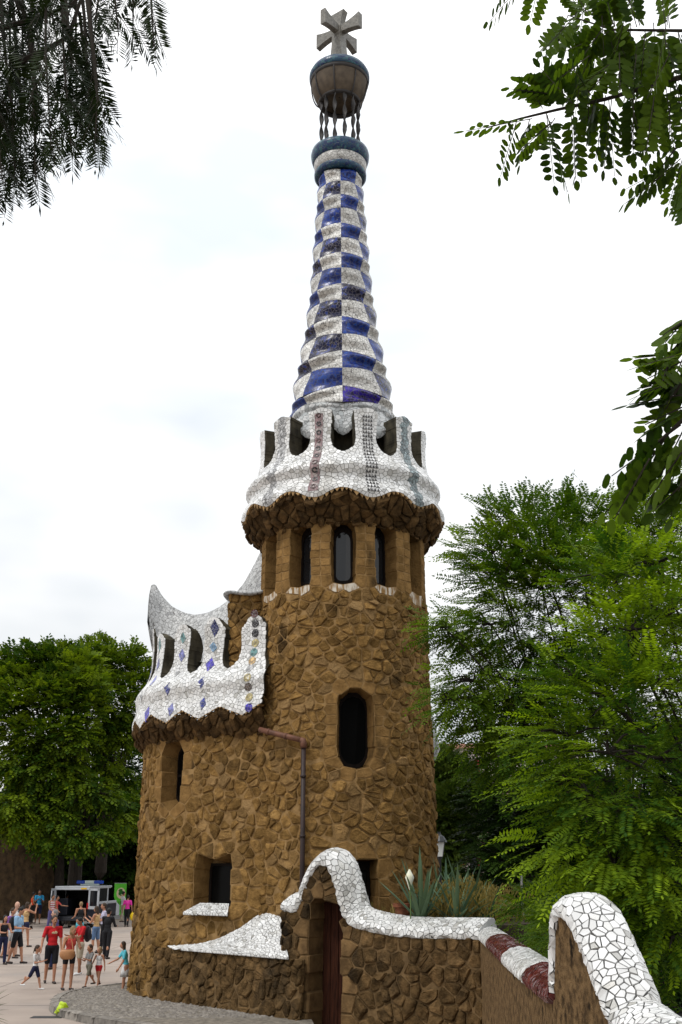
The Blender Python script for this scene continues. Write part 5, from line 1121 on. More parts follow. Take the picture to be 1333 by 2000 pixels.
mb.out('trunk', 'twig', pt)
# spiky plant at the left edge, in front of the plaza
yb = P(-55, 1940, 15.5); agave('dark spiky leaved shrub at the edge of the plaza', (yb[0], 15.5, 0), 70, .58, .028, group=None, name='spiky_shrub', m='leaf_dark', el=(-25, 85))
yv = bpy.data.objects['spiky_shrub']; yv.location.z = .95
mb = MB(); mb.tube([(0, 0, -.95), (0, 0, 0.05)], [.07, .06], 8); mb.out('stem', 'bark', yv, local=True)

# ================================================================== far building, lamp, van and small things
mat('render_white', (.60, .54, .50), (.5, .45, .42), rough=.9, scale=1.5); mat('render_pink', (.45, .24, .17), (.38, .2, .15), rough=.9, scale=1.5); mat('awning_red', (.42, .02, .06), rough=.7); mat('shutter', (.10, .075, .06), rough=.7)
ab = P(930, 1700, 78); apt = thing('apartment_building', 'pale apartment block with red awnings glimpsed through the trees', 'building', (ab[0], 78, 0))
mb = MB(); mb.box((1.5, 5, 5.5), (13, 10, 11)); mb.out('wall', 'render_white', apt, local=True); mb = MB(); mb.box((1.5, -.3, .9), (13.2, .6, 1.8)); mb.out('ground_floor', 'render_pink', apt, local=True)
for fz in (2.6, 5.4, 8.2):
    for fx in (-3.8, -1.9, 0, 1.9, 3.8, 5.7):
        mb = MB(); mb.box((fx, -.02, fz + .75), (1.0, .1, 1.6)); wd = mb.out('window', 'render_white', apt, local=True); mb = MB(); mb.box((fx, -.06, fz + .75), (.84, .08, 1.44)); mb.out('pane', 'pane', wd, local=True)
    for fx in (-1.0, .3): mb = MB(); mb.box((fx, -.5, fz + 1.2), (.35, .4, 1.5), Matrix.Rotation(R(24), 3, 'X')); mb.out('awning', 'awning_red', apt, local=True)
    mb = MB(); mb.box((1.5, -.5, fz - .1), (12, 1.0, .18)); mb.out('balcony', 'render_pink', apt, local=True)
mb = MB(); mb.box((1.5, 5, 11.15), (13.6, 10.6, .3)); mb.out('roof', 'render_pink', apt, local=True)
mat('lamp_glass', (.62, .64, .62), rough=.15, spec=.6); mat('lamp_metal', (.02, .022, .024), rough=.4)
lx = P(860, 1700, 40); lamp = thing('street_lamp', 'black street lamp with pale glass lantern beside the tower', 'street lamp', (lx[0], 40, 0)); l0 = P(860, 1673, 40)[2]; l1 = P(860, 1645, 40)[2]; l2 = P(860, 1630, 40)[2]
mb = MB(); mb.lathe([(.16, 0), (.14, .3), (.07, .5), (.055, 1.5), (.045, l0 - .1), (.09, l0 - .05), (.1, l0)], 12); mb.out('post', 'lamp_metal', lamp, local=True, smooth=True)
mb = MB(); mb.lathe([(.14, l0), (.24, l1)], 4, a0=R(45), a1=R(405)); mb.out('lantern_glass', 'lamp_glass', lamp, local=True)
mb = MB()
for k in range(4): a = R(45 + 90*k); mb.tube([(.14*math.sin(a), -.14*math.cos(a), l0), (.25*math.sin(a), -.25*math.cos(a), l1)], .014, 5)
mb.lathe([(.28, l1), (.27, l1 + .04), (.17, l1 + .2), (.06, l1 + .27), (.05, l1 + .33), (.07, l1 + .36), (.02, l2 + .05)], 8); mb.out('lantern_cap', 'lamp_metal', lamp, local=True)
b = P(1089, 1752, 22.5); mat('sign_blue', (.02, .09, .30), rough=.4); mat('post_grey', (.30, .30, .30), rough=.5, metal=.3)
sg_ = thing('road_sign', 'small blue road sign on a grey post among the shrubs', 'sign', (b[0], 22.5, 0)); mb = MB(); mb.box((0, 0, b[2]), (.2, .02, .13)); mb.out('plate', 'sign_blue', sg_, local=True); mb = MB(); mb.tube([(0, .04, 0), (0, .04, b[2] + .1)], .022, 8); mb.out('post', 'post_grey', sg_, local=True)
b = P(1021, 1760, 23.5); pl = thing('grey_post', 'thin grey post standing among the shrubs by the planter', 'post', (b[0], 23.5, 0)); mb = MB(); mb.tube([(0, 0, 0), (0, 0, P(1021, 1710, 23.5)[2])], .025, 8); mb.out('pole', 'post_grey', pl, local=True); mb = MB(); mb.lathe([(.05, 0), (.05, .05), (.02, .06)], 10); mb.out('base', 'post_grey', pl, local=True)
# crumpled lime bag by the kerb
gp = G(120, 1984); mat('lime_plastic', (.48, .62, .02), (.36, .5, .015), rough=.35, scale=12, bump=.5, bscale=12); mb = MB(); mb.ball((gp[0], gp[1], .13), (.12, .09, .12), 14, 9); v = []
for p in mb.v: k = 1 + .3*math.sin(p[0]*31 + p[2]*27)*math.cos(p[1]*29); v.append((gp[0] + (p[0]-gp[0])*k, gp[1] + (p[1]-gp[1])*k, max(0.006, .13 + (p[2] - .13)*k + .5*(p[0]-gp[0])*(p[2] > .1))))
tag(mk('plastic_bag', v, mb.f, 'lime_plastic'), 'crumpled lime green plastic bag lying against the kerb', 'bag')
# litter bin
gb = G(54, 1806); bn = thing('litter_bin', 'dark metal litter bin standing before the retaining wall', 'bin', tuple(gb)); mb = MB(); mb.lathe([(.02, .12), (.26, .12), (.34, .95), (.33, .95), (.25, .16)], 20); mb.out('basket', 'iron', bn, local=True); mb = MB(); mb.lathe([(.34, .9), (.37, .92), (.37, .98), (.33, .98)], 20); mb.out('rim', 'iron', bn, local=True)
mb = MB(); mb.tube([(0, 0, 0), (0, 0, .14)], .06, 8); mb.lathe([(.2, 0), (.2, .03), (.02, .035)], 14); mb.out('foot', 'iron', bn, local=True)
# green banner
gb = G(232, 1796); mat('banner_green', (.10, .48, .035), (.09, .44, .03), rough=.5, scale=3); mat('banner_dark', (.018, .12, .012), rough=.5); mat('banner_cream', (.62, .52, .34), rough=.5); mat('alu', (.45, .46, .47), rough=.35, metal=.6)
bk_ = 35.0; hgt = 1.78; wdt = .74; ban = thing('roll_up_banner', 'green roll up banner with cream disc and dark tree emblem', 'banner', tuple(gb), rz=R(-8))
mb = MB(); mb.box((0, 0, .25 + hgt/2), (wdt, .012, hgt)); mb.out('sheet', 'banner_green', ban, local=True); mb = MB(); mb.box((0, .0, .14), (wdt + .06, .2, .2)); mb.out('base', 'alu', ban, local=True); mb = MB(); mb.tube([(0, .03, .2), (0, .03, hgt + .25)], .012, 6); mb.box((0, 0, hgt + .255), (wdt, .03, .025)); mb.out('pole', 'alu', ban, local=True)
def flat(poly, m, name, y): n = len(poly); mk(name, [(x, y, z) for x, z in poly] + [(x, y + .004, z) for x, z in poly], [tuple(range(n))] + [(i, (i+1) % n, n + (i+1) % n, n + i) for i in range(n)], m, ban, local=True)
cz_ = 1.47; flat([(.05 + .27*math.cos(q), cz_ + .31*math.sin(q)) for q in np.linspace(0, 2*PI, 24, endpoint=False)], 'banner_cream', 'disc', -.013)
tr = [(-.07, cz_ - .12), (.02, cz_ - .1), (.04, cz_ - .02), (.02, cz_ - .16), (.10, cz_ - .16), (.08, cz_ - .04), (.19, cz_ - .05), (.15, cz_ + .04), (.22, cz_ + .10), (.14, cz_ + .15), (.12, cz_ + .26), (.03, cz_ + .22), (-.03, cz_ + .28), (-.06, cz_ + .19), (-.12, cz_ + .14), (-.06, cz_ + .08), (-.10, cz_ + .0)]
flat(tr, 'banner_dark', 'emblem', -.019)
for x0, x1, z0, z1 in ((-.20, -.15, .82, 1.0), (-.23, -.12, .82, .85), (-.06, -.02, .82, 1.02), (.05, .09, .82, 1.02), (.05, .2, .99, 1.02), (.05, .17, .91, .935), (.05, .2, .82, .85), (-.22, .2, .50, .52), (-.22, .12, .46, .475)): flat([(x0, z0), (x1, z0), (x1, z1), (x0, z1)], 'banner_dark', 'letter_stroke', -.013)
# van with open rear doors
mat('van_white', (.42, .44, .46), (.36, .38, .41), rough=.3, spec=.5, scale=3); mat('van_dark', (.012, .014, .022), rough=.35, spec=.5); mat('rubber', (.012, .012, .012), rough=.8); mat('lamp_red', (.35, .01, .01), rough=.2); mat('blue_lens', (.01, .06, .42), rough=.15); mat('white_lens', (.62, .70, .66), rough=.2); mat('amber_lens', (.65, .38, .02), rough=.3); mat('cabin', (.010, .010, .012), rough=.9)
vp = G(136, 1813); van = thing('police_van', 'dark and white van with blue roof lights and open rear doors', 'van', tuple(vp), rz=R(-7))
def vpart(name, boxes, m, parent=None): 
    mb = MB()
    for c, d in boxes: mb.box(c, d)
    ob = mb.out(name, m, parent or van, local=True); bv = ob.modifiers.new('edge', 'BEVEL'); bv.width = .025; bv.segments = 2; return ob
vw, vh, vl = 1.85, 2.0, 4.6
vpart('roof', [((0, 1.75, vh - .05), (vw, 3.5, .1))], 'van_white'); vpart('floor', [((0, 2.2, .5), (vw, 4.4, .14))], 'cabin')
for sx in (-1, 1):
    vpart('lower_side', [((sx*(vw/2 - .03), 2.2, .78), (.06, 4.4, .62))], 'van_dark'); sd_ = vpart('side_panel', [((sx*(vw/2 - .03), 2.2, 1.16), (.06, 4.4, .14)), ((sx*(vw/2 - .03), .08, 1.5), (.06, .16, .95)), ((sx*(vw/2 - .03), 1.5, 1.5), (.06, .12, .95)), ((sx*(vw/2 - .03), 2.9, 1.5), (.06, .14, .95)), ((sx*(vw/2 - .03), 1.7, 1.92), (.06, 3.3, .1))], 'van_white')
    for y0, y1 in ((.17, 1.43), (1.57, 2.82)): vpart('side_window', [((sx*(vw/2 - .035), (y0+y1)/2, 1.52), (.03, y1 - y0, .76))], 'pane', sd_)
    for y in (.85, 3.65):
        mb = MB(); mb.lathe([(.05, -.11), (.30, -.11), (.33, -.07), (.33, .07), (.30, .11), (.05, .11)], 24); wh = mb.out('wheel', 'rubber', van, local=True, smooth=True); wh.location = (sx*(vw/2 - .12), y, .33); wh.rotation_euler = (0, R(90), 0)
        mb = MB(); mb.lathe([(.02, .115), (.18, .12), (.2, .1)], 16); mb.lathe([(.02, -.115), (.18, -.12), (.2, -.1)], 16); mb.out('hub', 'alu', wh, local=True)
    vpart('tail_lamp', [((sx*(vw/2 - .05), -.03, 1.05), (.1, .05, .3))], 'lamp_red')
    dr_ = bpy.data.objects.new('rear_door', None)
    me_ = MB(); me_.box((.44, 0, .55), (.86, .05, .8)); me_.box((.06, 0, 1.35), (.1, .05, .85)); me_.box((.82, 0, 1.35), (.1, .05, .85)); me_.box((.44, 0, 1.74), (.86, .05, .1)); do = me_.out('rear_door', 'van_white', van, local=True); do.location = (sx*(vw/2), -.02, .1 + .0); do.rotation_euler = (0, 0, R(-100) if sx > 0 else R(-78)); do.scale = (1, 1, 1)
    if sx > 0: do.rotation_euler = (0, 0, R(-38))
    mb = MB(); mb.box((.44, 0, 1.33), (.68, .02, .74)); mb.out('window', 'pane', do, local=True); mb = MB(); mb.box((.44, -.027, .5), (.84, .012, .62)); mb.out('door_lining', 'van_dark', do, local=True)
    mb = MB(); mb.box((.78, -.04, .85), (.05, .03, .14)); mb.out('handle', 'iron', do, local=True)
vpart('bumper', [((0, -.08, .45), (vw, .16, .2))], 'van_dark'); vpart('bulkhead', [((0, 2.0, 1.2), (vw - .12, .05, 1.4))], 'cabin'); vpart('lintel', [((0, .05, vh - .14), (vw - .1, .1, .1))], 'van_white'); vpart('marker_lamp', [((.62, -.03, vh - .12), (.3, .03, .07))], 'amber_lens')
mb = MB(); mb.add([(-vw/2, 4.35, .45), (vw/2, 4.35, .45), (vw/2, 5.0, .45), (-vw/2, 5.0, .45), (-vw/2, 4.35, 1.15), (vw/2, 4.35, 1.15), (vw/2, 4.95, .95), (-vw/2, 4.95, .95)], [(0, 1, 2, 3), (4, 5, 6, 7), (0, 1, 5, 4), (1, 2, 6, 5), (2, 3, 7, 6), (3, 0, 4, 7)]); mb.out('bonnet', 'van_white', van, local=True)
mb = MB(); mb.add([(-vw/2 + .05, 3.45, vh - .08), (vw/2 - .05, 3.45, vh - .08), (vw/2 - .05, 4.35, 1.15), (-vw/2 + .05, 4.35, 1.15)], [(0, 1, 2, 3)]); mb.add([(-vw/2 + .05, 3.43, vh - .1), (vw/2 - .05, 3.43, vh - .1), (vw/2 - .05, 4.33, 1.13), (-vw/2 + .05, 4.33, 1.13)], [(0, 1, 2, 3)]); mb.out('windscreen', 'pane', van, local=True)
lb = vpart('light_bar', [((.0, 2.6, vh + .17), (.5, .3, .16)), ((0, 2.6, vh + .05), (1.0, .2, .1))], 'white_lens'); vpart('blue_lens', [((-.48, 2.6, vh + .17), (.44, .3, .16)), ((.48, 2.6, vh + .17), (.44, .3, .16))], 'blue_lens', lb)
vpart('rack', [((-.55, 1.0, 1.0), (.5, 1.4, .8))], 'van_dark')
# ================================================================== people
CL = {}
def cloth(name, c, c2=None):
    if name not in CL: mat('cloth_' + name, c, c2 or tuple(x*.72 for x in c), rough=.85, scale=9, bump=.25, bscale=30); CL[name] = 'cloth_' + name
    return CL[name]
for nm, c in dict(red=(.50, .012, .018), coral=(.62, .085, .075), black=(.010, .010, .013), navy=(.012, .016, .055), white=(.66, .66, .66), skyblue=(.30, .50, .72), azure=(.03, .32, .60), orange=(.72, .075, .025), khaki=(.42, .36, .27), grey=(.22, .22, .22), tan=(.52, .34, .16), purple=(.24, .10, .36), denim=(.10, .17, .30), pink=(.75, .045, .36), stripe=(.55, .22, .24), lavender=(.46, .44, .58), turquoise=(.10, .48, .58), bluegrey=(.09, .08, .20), olive=(.17, .16, .12)).items(): cloth(nm, c)
mat('skin', (.42, .21, .13), (.36, .17, .10), rough=.55, scale=6); mat('skin_tan', (.28, .13, .075), (.24, .11, .06), rough=.55, scale=6); mat('skin_pale', (.52, .31, .23), (.47, .27, .19), rough=.55, scale=6)
for nm, c in dict(brown=(.045, .026, .014), black=(.008, .007, .007), blond=(.30, .20, .10), grey=(.22, .21, .21)).items(): mat('hair_' + nm, c, tuple(x*.6 for x in c), rough=.6, scale=30, bump=.6, bscale=60, stretch=(1, 1, .2))
mat('leather', (.45, .22, .10), (.36, .17, .075), rough=.5, scale=8, bump=.2); mat('shoe_white', (.62, .62, .62), rough=.6); mat('shoe_dark', (.03, .022, .02), rough=.6); mat('yellow_plastic', (.75, .52, .01), rough=.4); mat('backpack', (.016, .016, .022), (.03, .03, .036), rough=.8, scale=8)
class Fig:
    """joints in units of body height, facing -Y; x to the picture's right when facing the camera"""
    def __init__(f, legs=((6, 4), (-6, 4)), arms=((5, 4, 14), (-5, 4, 14)), lean=0, look=(0, 0), child=1.0, stance=.055, bend=0):
        f.k = child; f.lean = lean; f.J = {}; c = math.cos; s = math.sin
        hip = .52; lo = []
        for i, sg in enumerate((1, -1)):
            a, kb = R(legs[i][0]), R(legs[i][1]); h = Vector((sg*stance, 0, hip)); kn = h + Vector((sg*.004, -s(a), -c(a)))*.24; an = kn + Vector((0, -s(a - kb), -c(a - kb)))*.235; f.J['hip%d' % i], f.J['knee%d' % i], f.J['ank%d' % i] = h, kn, an; lo.append(an.z)
        dz = .042 - min(lo)
        for k in f.J: f.J[k] = f.J[k] + Vector((0, 0, dz))
        f.pel = Vector((0, 0, hip + dz + .015)); f.dz = dz
        M_ = Matrix.Rotation(R(lean), 3, 'X')
        f.up = lambda p: f.pel + M_ @ (Vector(p) - Vector((0, 0, .535)))
        f.wst, f.chs, f.nck = f.up((0, 0, .62)), f.up((0, .004, .725)), f.up((0, .0, .835))
        hm = Matrix.Rotation(R(look[0]), 3, 'Z') @ Matrix.Rotation(R(look[1] + lean*.4), 3, 'X'); f.hm = hm; f.hd = f.up((0, -.012, .868)) + hm @ Vector((0, -.008, .055*child))
        for i, sg in enumerate((1, -1)):
            a, ab, fl = arms[i][:3]; inw = arms[i][3] if len(arms[i]) > 3 else 0; a, ab, fl = R(a - lean*.0), R(ab), R(fl)
            sh = f.up((sg*.108, .004, .80)); el = sh + Vector((sg*s(ab), -s(a)*c(ab), -c(a)*c(ab)))*.175; fd = Vector((sg*s(ab)*.5 - sg*s(R(inw)), -s(a + fl)*c(R(inw)), -c(a + fl)*c(R(inw)))).normalized(); wr = el + fd*.148
            f.J['sh%d' % i], f.J['el%d' % i], f.J['wr%d' % i], f.J['fd%d' % i] = sh, el, wr, fd
def cap(mb, a, b, r0, r1, n=9):
    a, b = Vector(a), Vector(b); d = (b - a); L_ = d.length or 1e-6; d.normalize(); pts = []; rad = []
    for t in (-1, -.7, -.3): pts.append(a + d*(t*r0)); rad.append(max(.0015, r0*math.sqrt(max(0, 1 - t*t))))
    for t in (0, .5, 1): pts.append(a + d*(L_*t)); rad.append(r0 + (r1 - r0)*t)
    for t in (.3, .7, 1): pts.append(b + d*(t*r1)); rad.append(max(.0015, r1*math.sqrt(max(0, 1 - t*t))))
    mb.tube(pts, rad, n)
def remesh(o, vx, it=4):
    m = o.modifiers.new('join', 'REMESH'); m.mode = 'VOXEL'; m.voxel_size = vx; m.use_smooth_shade = True
    s = o.modifiers.new('soft', 'SMOOTH'); s.factor = .5; s.iterations = it
def person(label, foot, H, face, fig=None, top=('tee', 'red'), bottom=('shorts', 'black'), hair=('short', 'brown'), shoes='shoe_dark', skin='skin', girth=1.0, group='visitors on the plaza', far=False):
    f = fig or Fig(); root = thing('person', label, 'person', (foot[0], foot[1], foot[2] if len(foot) > 2 else 0), group, rz=R(face)); k = f.k; J = f.J; sc_ = lambda mb: [tuple(Vector(p)*H) for p in mb.v]; g = girth; vx = (.021 if far else .0125) * (H/1.7)
    def put(mb, name, m, rem=None, it=4, parent=root): o = mk(name, sc_(mb), mb.f, m, parent, local=True, smooth=True); (remesh(o, rem, it) if rem else None); return o
    mb = MB(); Mr = Matrix.Rotation(R(f.lean), 3, 'X')
    mb.ball(f.pel, (.078*g, .054*g, .062), 14, 9); mb.ball(f.wst, (.064*g, .047*g, .085), 14, 9, Mr); mb.ball(f.chs, (.083*g, .054*g, .092), 14, 9, Mr); cap(mb, J['sh0'], J['sh1'], .030, .030)
    cap(mb, f.chs, f.nck, .04, .029); cap(mb, f.nck, f.hd, .028*k**.5, .03*k)
    mb.ball(f.hd, (.043*k, .053*k, .064*k), 16, 12, f.hm); mb.ball(f.hd + f.hm @ Vector((0, -.012, -.03))*k, (.033*k, .040*k, .034*k), 12, 8, f.hm); cap(mb, f.hd + f.hm @ Vector((0, -.048, .0))*k, f.hd + f.hm @ Vector((0, -.060, -.015))*k, .006*k, .0095*k, 7)
    for sg in (1, -1): mb.ball(f.hd + f.hm @ Vector((sg*.044, .004, -.004))*k, (.006*k, .011*k, .016*k), 8, 6, f.hm)
    for i, sg in enumerate((1, -1)):
        cap(mb, J['hip%d' % i], J['knee%d' % i], .05*g, .032); cap(mb, J['knee%d' % i], J['ank%d' % i], .033, .020); mb.ball((J['knee%d' % i] + J['ank%d' % i])/2 + Vector((0, .008, .04)), (.030, .032, .06), 10, 7)
        an = J['ank%d' % i]; cap(mb, an + Vector((0, .018, -.018)), an + Vector((sg*.012, -.085, -.028)), .02, .016)
        sh, el, wr, fd = J['sh%d' % i], J['el%d' % i], J['wr%d' % i], J['fd%d' % i]; cap(mb, sh, el, .030*g**.5, .022); cap(mb, el, wr, .0225, .0145)
        # hand: palm, four curled fingers and a thumb
        sd = fd.cross(Vector((0, 0, 1))); sd = sd.normalized() if sd.length > .1 else Vector((1, 0, 0)); pn = sd.cross(fd); sd = Vector((0, 1, 0)) if abs(fd.z) > .8 else sd; sd = (sd - fd*sd.dot(fd)).normalized(); pn = sd.cross(fd)
        cap(mb, wr, wr + fd*.042, .0145, .0165, 8); cap(mb, wr + fd*.03 + sd*.011, wr + fd*.03 - sd*.011, .0125, .0125, 8)
        for q, ln in ((-1.5, .036), (-.5, .043), (.5, .041), (1.5, .031)):
            b0 = wr + fd*.048 + sd*(q*.0088); m1 = b0 + fd*(ln*.55) + pn*(.004); cap(mb, b0, m1, .0052, .0048, 6); cap(mb, m1, m1 + fd*(ln*.4) + pn*.012, .0048, .004, 6)
        t0 = wr + fd*.018 - sd*.014; cap(mb, t0, t0 + fd*.026 - sd*.014, .0062, .0052, 6); cap(mb, t0 + fd*.026 - sd*.014, t0 + fd*.044 - sd*.012 + pn*.006, .0052, .0044, 6)
    put(mb, 'body', skin, vx, 3)
    # face
    mb = MB()
    for sg in (1, -1): mb.ball(f.hd + f.hm @ Vector((sg*.0165, -.0495, .004))*k, (.0065*k, .004*k, .004*k), 8, 5, f.hm)
    mb.ball(f.hd + f.hm @ Vector((0, -.0515, -.030))*k, (.013*k, .004*k, .003*k), 8, 5, f.hm); put(mb, 'eyes_and_mouth', 'hair_black')
    # hair
    ht, hc = hair
    if ht != 'bald':
        mb = MB(); mb.ball(f.hd + f.hm @ Vector((0, .010, .014))*k, (.0485*k, .055*k, .060*k), 16, 10, f.hm); mb.ball(f.hd + f.hm @ Vector((0, .028, -.012))*k, (.044*k, .034*k, .042*k), 12, 8, f.hm)
        if ht == 'long': mb.ball(f.hd + f.hm @ Vector((0, .030, -.055))*k, (.050*k, .028*k, .075*k), 12, 9, f.hm); cap(mb, f.hd + f.hm @ Vector((.04, .0, -.005))*k, f.hd + f.hm @ Vector((.045, .008, -.075))*k, .014*k, .010*k); cap(mb, f.hd + f.hm @ Vector((-.04, .0, -.005))*k, f.hd + f.hm @ Vector((-.045, .008, -.075))*k, .014*k, .010*k)
        if ht == 'bob': mb.ball(f.hd + f.hm @ Vector((0, .016, -.028))*k, (.052*k, .046*k, .055*k), 12, 9, f.hm)
        if ht == 'pony': cap(mb, f.hd + f.hm @ Vector((0, .06, .0))*k, f.hd + f.hm @ Vector((0, .075, -.07))*k, .017*k, .008*k)
        put(mb, 'hair', 'hair_' + hc, vx*1.1, 2)
    else:
        pass
    # top
    tt, tcx = top; mb = MB(); e = .006
    mb.ball(f.pel + Vector((0, 0, .03)), (.080*g + e, .056*g + e, .048), 14, 8, Mr); mb.ball(f.wst, (.068*g + e, .050*g + e, .095), 14, 9, Mr); mb.ball(f.chs, (.086*g + e, .056*g + e, .090), 14, 9, Mr)
    if tt != 'tank':
        cap(mb, J['sh0'], J['sh1'], .034, .034)
        for i in (0, 1):
            sh, el, wr = J['sh%d' % i], J['el%d' % i], J['wr%d' % i]; cap(mb, sh, sh + (el - sh)*(.72 if tt == 'tee' else 1), .033*g**.5, .030 if tt == 'tee' else .026)
            if tt == 'long': cap(mb, el, el + (wr - el)*.93, .028, .022)
    else:
        for sg in (1, -1): cap(mb, f.chs + Mr @ Vector((sg*.052, -.035, .05)), f.chs + Mr @ Vector((sg*.05, .0, .098)), .017, .014); cap(mb, f.chs + Mr @ Vector((sg*.052, .04, .05)), f.chs + Mr @ Vector((sg*.05, .0, .098)), .017, .014)
    put(mb, 'shirt', CL[tcx], vx*1.05, 3)
    if tcx == 'stripe':
        for zz in (.60, .66, .72, .78):
            mb = MB(); c_ = f.up((0, 0, zz)); mb.lathe([(1, -.010), (1.02, 0), (1, .010)], 20); mb.v = [(c_[0] + p[0]*(.088*g + e), c_[1] + p[1]*(.062*g + e), c_[2] + p[2]) for p in mb.v]; put(mb, 'stripe', CL['white'])
    # bottom
    bt, bc = bottom; mb = MB()
    if bt in ('skirt', 'dress'):
        z1, z0 = f.pel.z + .06, f.pel.z - (.20 if bt == 'skirt' else .24); n = 22; V = []
        rows = [(z1, .070*g, .052*g), (f.pel.z, .086*g, .066*g), ((f.pel.z + z0)/2, .105*g, .088*g), (z0, .122*g, .108*g), (z0 + .01, .112*g, .098*g)]
        A = [[(rx*math.cos(2*PI*j/n)*(1 + .05*math.sin(j*5)*(i > 1)), ry*math.sin(2*PI*j/n)*(1 + .05*math.sin(j*5)*(i > 1)), z) for j in range(n + 1)] for i, (z, rx, ry) in enumerate(rows)]; mb.grid(A); put(mb, 'skirt', CL[bc])
    else:
        fr = dict(shorts=.86, mini=.42, trousers=1.0)[bt]; mb.ball(f.pel, (.082*g + .006, .059*g + .006, .058), 14, 9)
        for i in (0, 1):
            h, kn, an = J['hip%d' % i], J['knee%d' % i], J['ank%d' % i]; cap(mb, h, h + (kn - h)*fr, .056*g, .046 if fr < 1 else .042)
            if bt == 'trousers': cap(mb, kn, kn + (an - kn)*.92, .042, .034)
        put(mb, 'trousers' if bt == 'trousers' else 'shorts', CL[bc], vx*1.05, 3)
    for i, sg in enumerate((1, -1)):
        an = J['ank%d' % i]; mb = MB(); cap(mb, an + Vector((0, .02, -.021)), an + Vector((sg*.012, -.092, -.027)), .0235, .019); put(mb, 'shoe', shoes, vx*.9, 2)
    return root, f, H
def at_joint(pr, name, off=(0, 0, 0)):
    root, f, H = pr; p = f.J[name] if name in f.J else getattr(f, name); v = Matrix.Rotation(root.rotation_euler[2], 3, 'Z') @ (Vector(p)*H) ; return Vector(root.location) + v + Vector(off)
def backpack(pr, label, m='backpack', sc_=1.0):
    root, f, H = pr; Mr = Matrix.Rotation(root.rotation_euler[2], 3, 'Z'); c = Vector(f.chs)*H + Vector((0, .145*H*.8 + .02, -.02)); o = thing('backpack', label, 'backpack', tuple(Vector(root.location) + Mr @ c), 'backpacks worn by visitors', rz=root.rotation_euler[2])
    mb = MB(); mb.ball((0, 0, -.03), (.15*sc_, .085*sc_, .22*sc_), 14, 10); v = [(max(-.14*sc_, min(.14*sc_, p[0]*1.15)), max(-.07, min(.085, p[1])), p[2]) for p in mb.v]; mk('bag', v, mb.f, m, o, local=True, smooth=True)
    mb = MB(); mb.ball((0, .075*sc_, -.1), (.1*sc_, .045, .1*sc_), 10, 8); mk('pocket', mb.v, mb.f, m, o, local=True, smooth=True)
    for sg in (1, -1): mb = MB(); d = -.22*H*.62; mb.tube([(sg*.09, -.03, .15), (sg*.095, -.10, .17), (sg*.10, d*.9, .08), (sg*.10, d, -.03), (sg*.11, -.1, -.16), (sg*.1, -.04, -.17)], .02, 6, flat=.5); mb.out('strap', m, o, local=True, smooth=True)
    return o
def ph(px, py, hx, hy): g = G(px, py); return (g[0], g[1], 0), P(hx, hy, g[1])[2]
def pp(label, foot, head, face, H=None, **kw):
    ft, h = ph(*foot, *head); h = H or h; kw.setdefault('far', ft[1] > 44); return person(label, ft, h, face, **kw)
w1 = pp('woman in coral tank top and black shorts clutching a tan bag', (131, 1934), (147, 1806), 35, fig=Fig(legs=((2, 3), (-6, 3)), arms=((22, 10, 75, 25), (10, 12, 60, 30)), lean=9, look=(18, 5)), top=('tank', 'coral'), bottom=('mini', 'black'), hair=('bob', 'blond'))
p_ = at_joint(w1, 'wr1'); bag = thing('shoulder_bag', 'tan leather shoulder bag carried by the woman in coral', 'bag', (p_[0] - .02, p_[1] - .10, p_[2] - .02), rz=R(20))
mb = MB(); mb.ball((0, 0, 0), (.19, .08, .15), 16, 10); mk('body', [(p[0], p[1], max(-.12, min(.10, p[2]))) for p in mb.v], mb.f, 'leather', bag, local=True, smooth=True); mb = MB(); mb.tube([(-.13, 0, .08), (-.08, .06, .26), (.04, .12, .40), (.10, .08, .26), (.13, 0, .08)], .010, 6); mb.out('strap', 'leather', bag, local=True)
mb = MB(); mb.box((0, 0, .098), (.22, .012, .012)); mb.out('zip', 'iron', bag, local=True)
m1 = pp('bearded man in red shirt and black shorts resting a hand on a girl', (97, 1921), (93, 1786), 22, fig=Fig(legs=((5, 3), (-10, 4)), arms=((8, 5, 12), (14, 17, 12)), look=(8, 4)), top=('tee', 'red'), bottom=('shorts', 'black'), hair=('short', 'brown'))
backpack(m1, 'black backpack on the bearded man in red')
r1, f1, H1 = m1; c_ = Vector(f1.chs)*H1; yv_ = c_.y - .0655*H1
for nm_, poly in (('print', [(-.07, .0), (-.03, .035), (.0, .02), (.035, .05), (.075, .02), (.08, .0)]), ('print', [(-.06, -.022), (.07, -.022), (.07, -.012), (-.06, -.012)])): n = len(poly); mk(nm_, [(x + .01, yv_, c_.z + z + .02) for x, z in poly] + [(x + .01, yv_ + .02, c_.z + z + .02) for x, z in poly], [tuple(range(n))] + [(i, (i+1) % n, n + (i+1) % n, n + i) for i in range(n)], 'banner_cream', r1, local=True)
g1 = pp('little girl in white frilled top and navy shorts beside the bearded man', (66, 1933), (71, 1846), 80, fig=Fig(legs=((20, 6), (-28, 22)), arms=((20, 8, 85, 20), (15, 8, 85, 20)), child=1.32, look=(0, 4)), top=('tee', 'white'), bottom=('shorts', 'navy'), hair=('pony', 'brown'), shoes='shoe_white')
m2 = pp('man in red shirt and khaki shorts looking down, with white trainers', (153, 1904), (162, 1789), -50, fig=Fig(legs=((4, 3), (-5, 5)), arms=((30, 8, 65, 20), (30, 8, 70, 20)), look=(0, 24)), top=('tee', 'red'), bottom=('shorts', 'khaki'), hair=('short', 'black'), shoes='shoe_white', skin='skin_tan')
backpack(m2, 'black backpack on the man with white trainers')
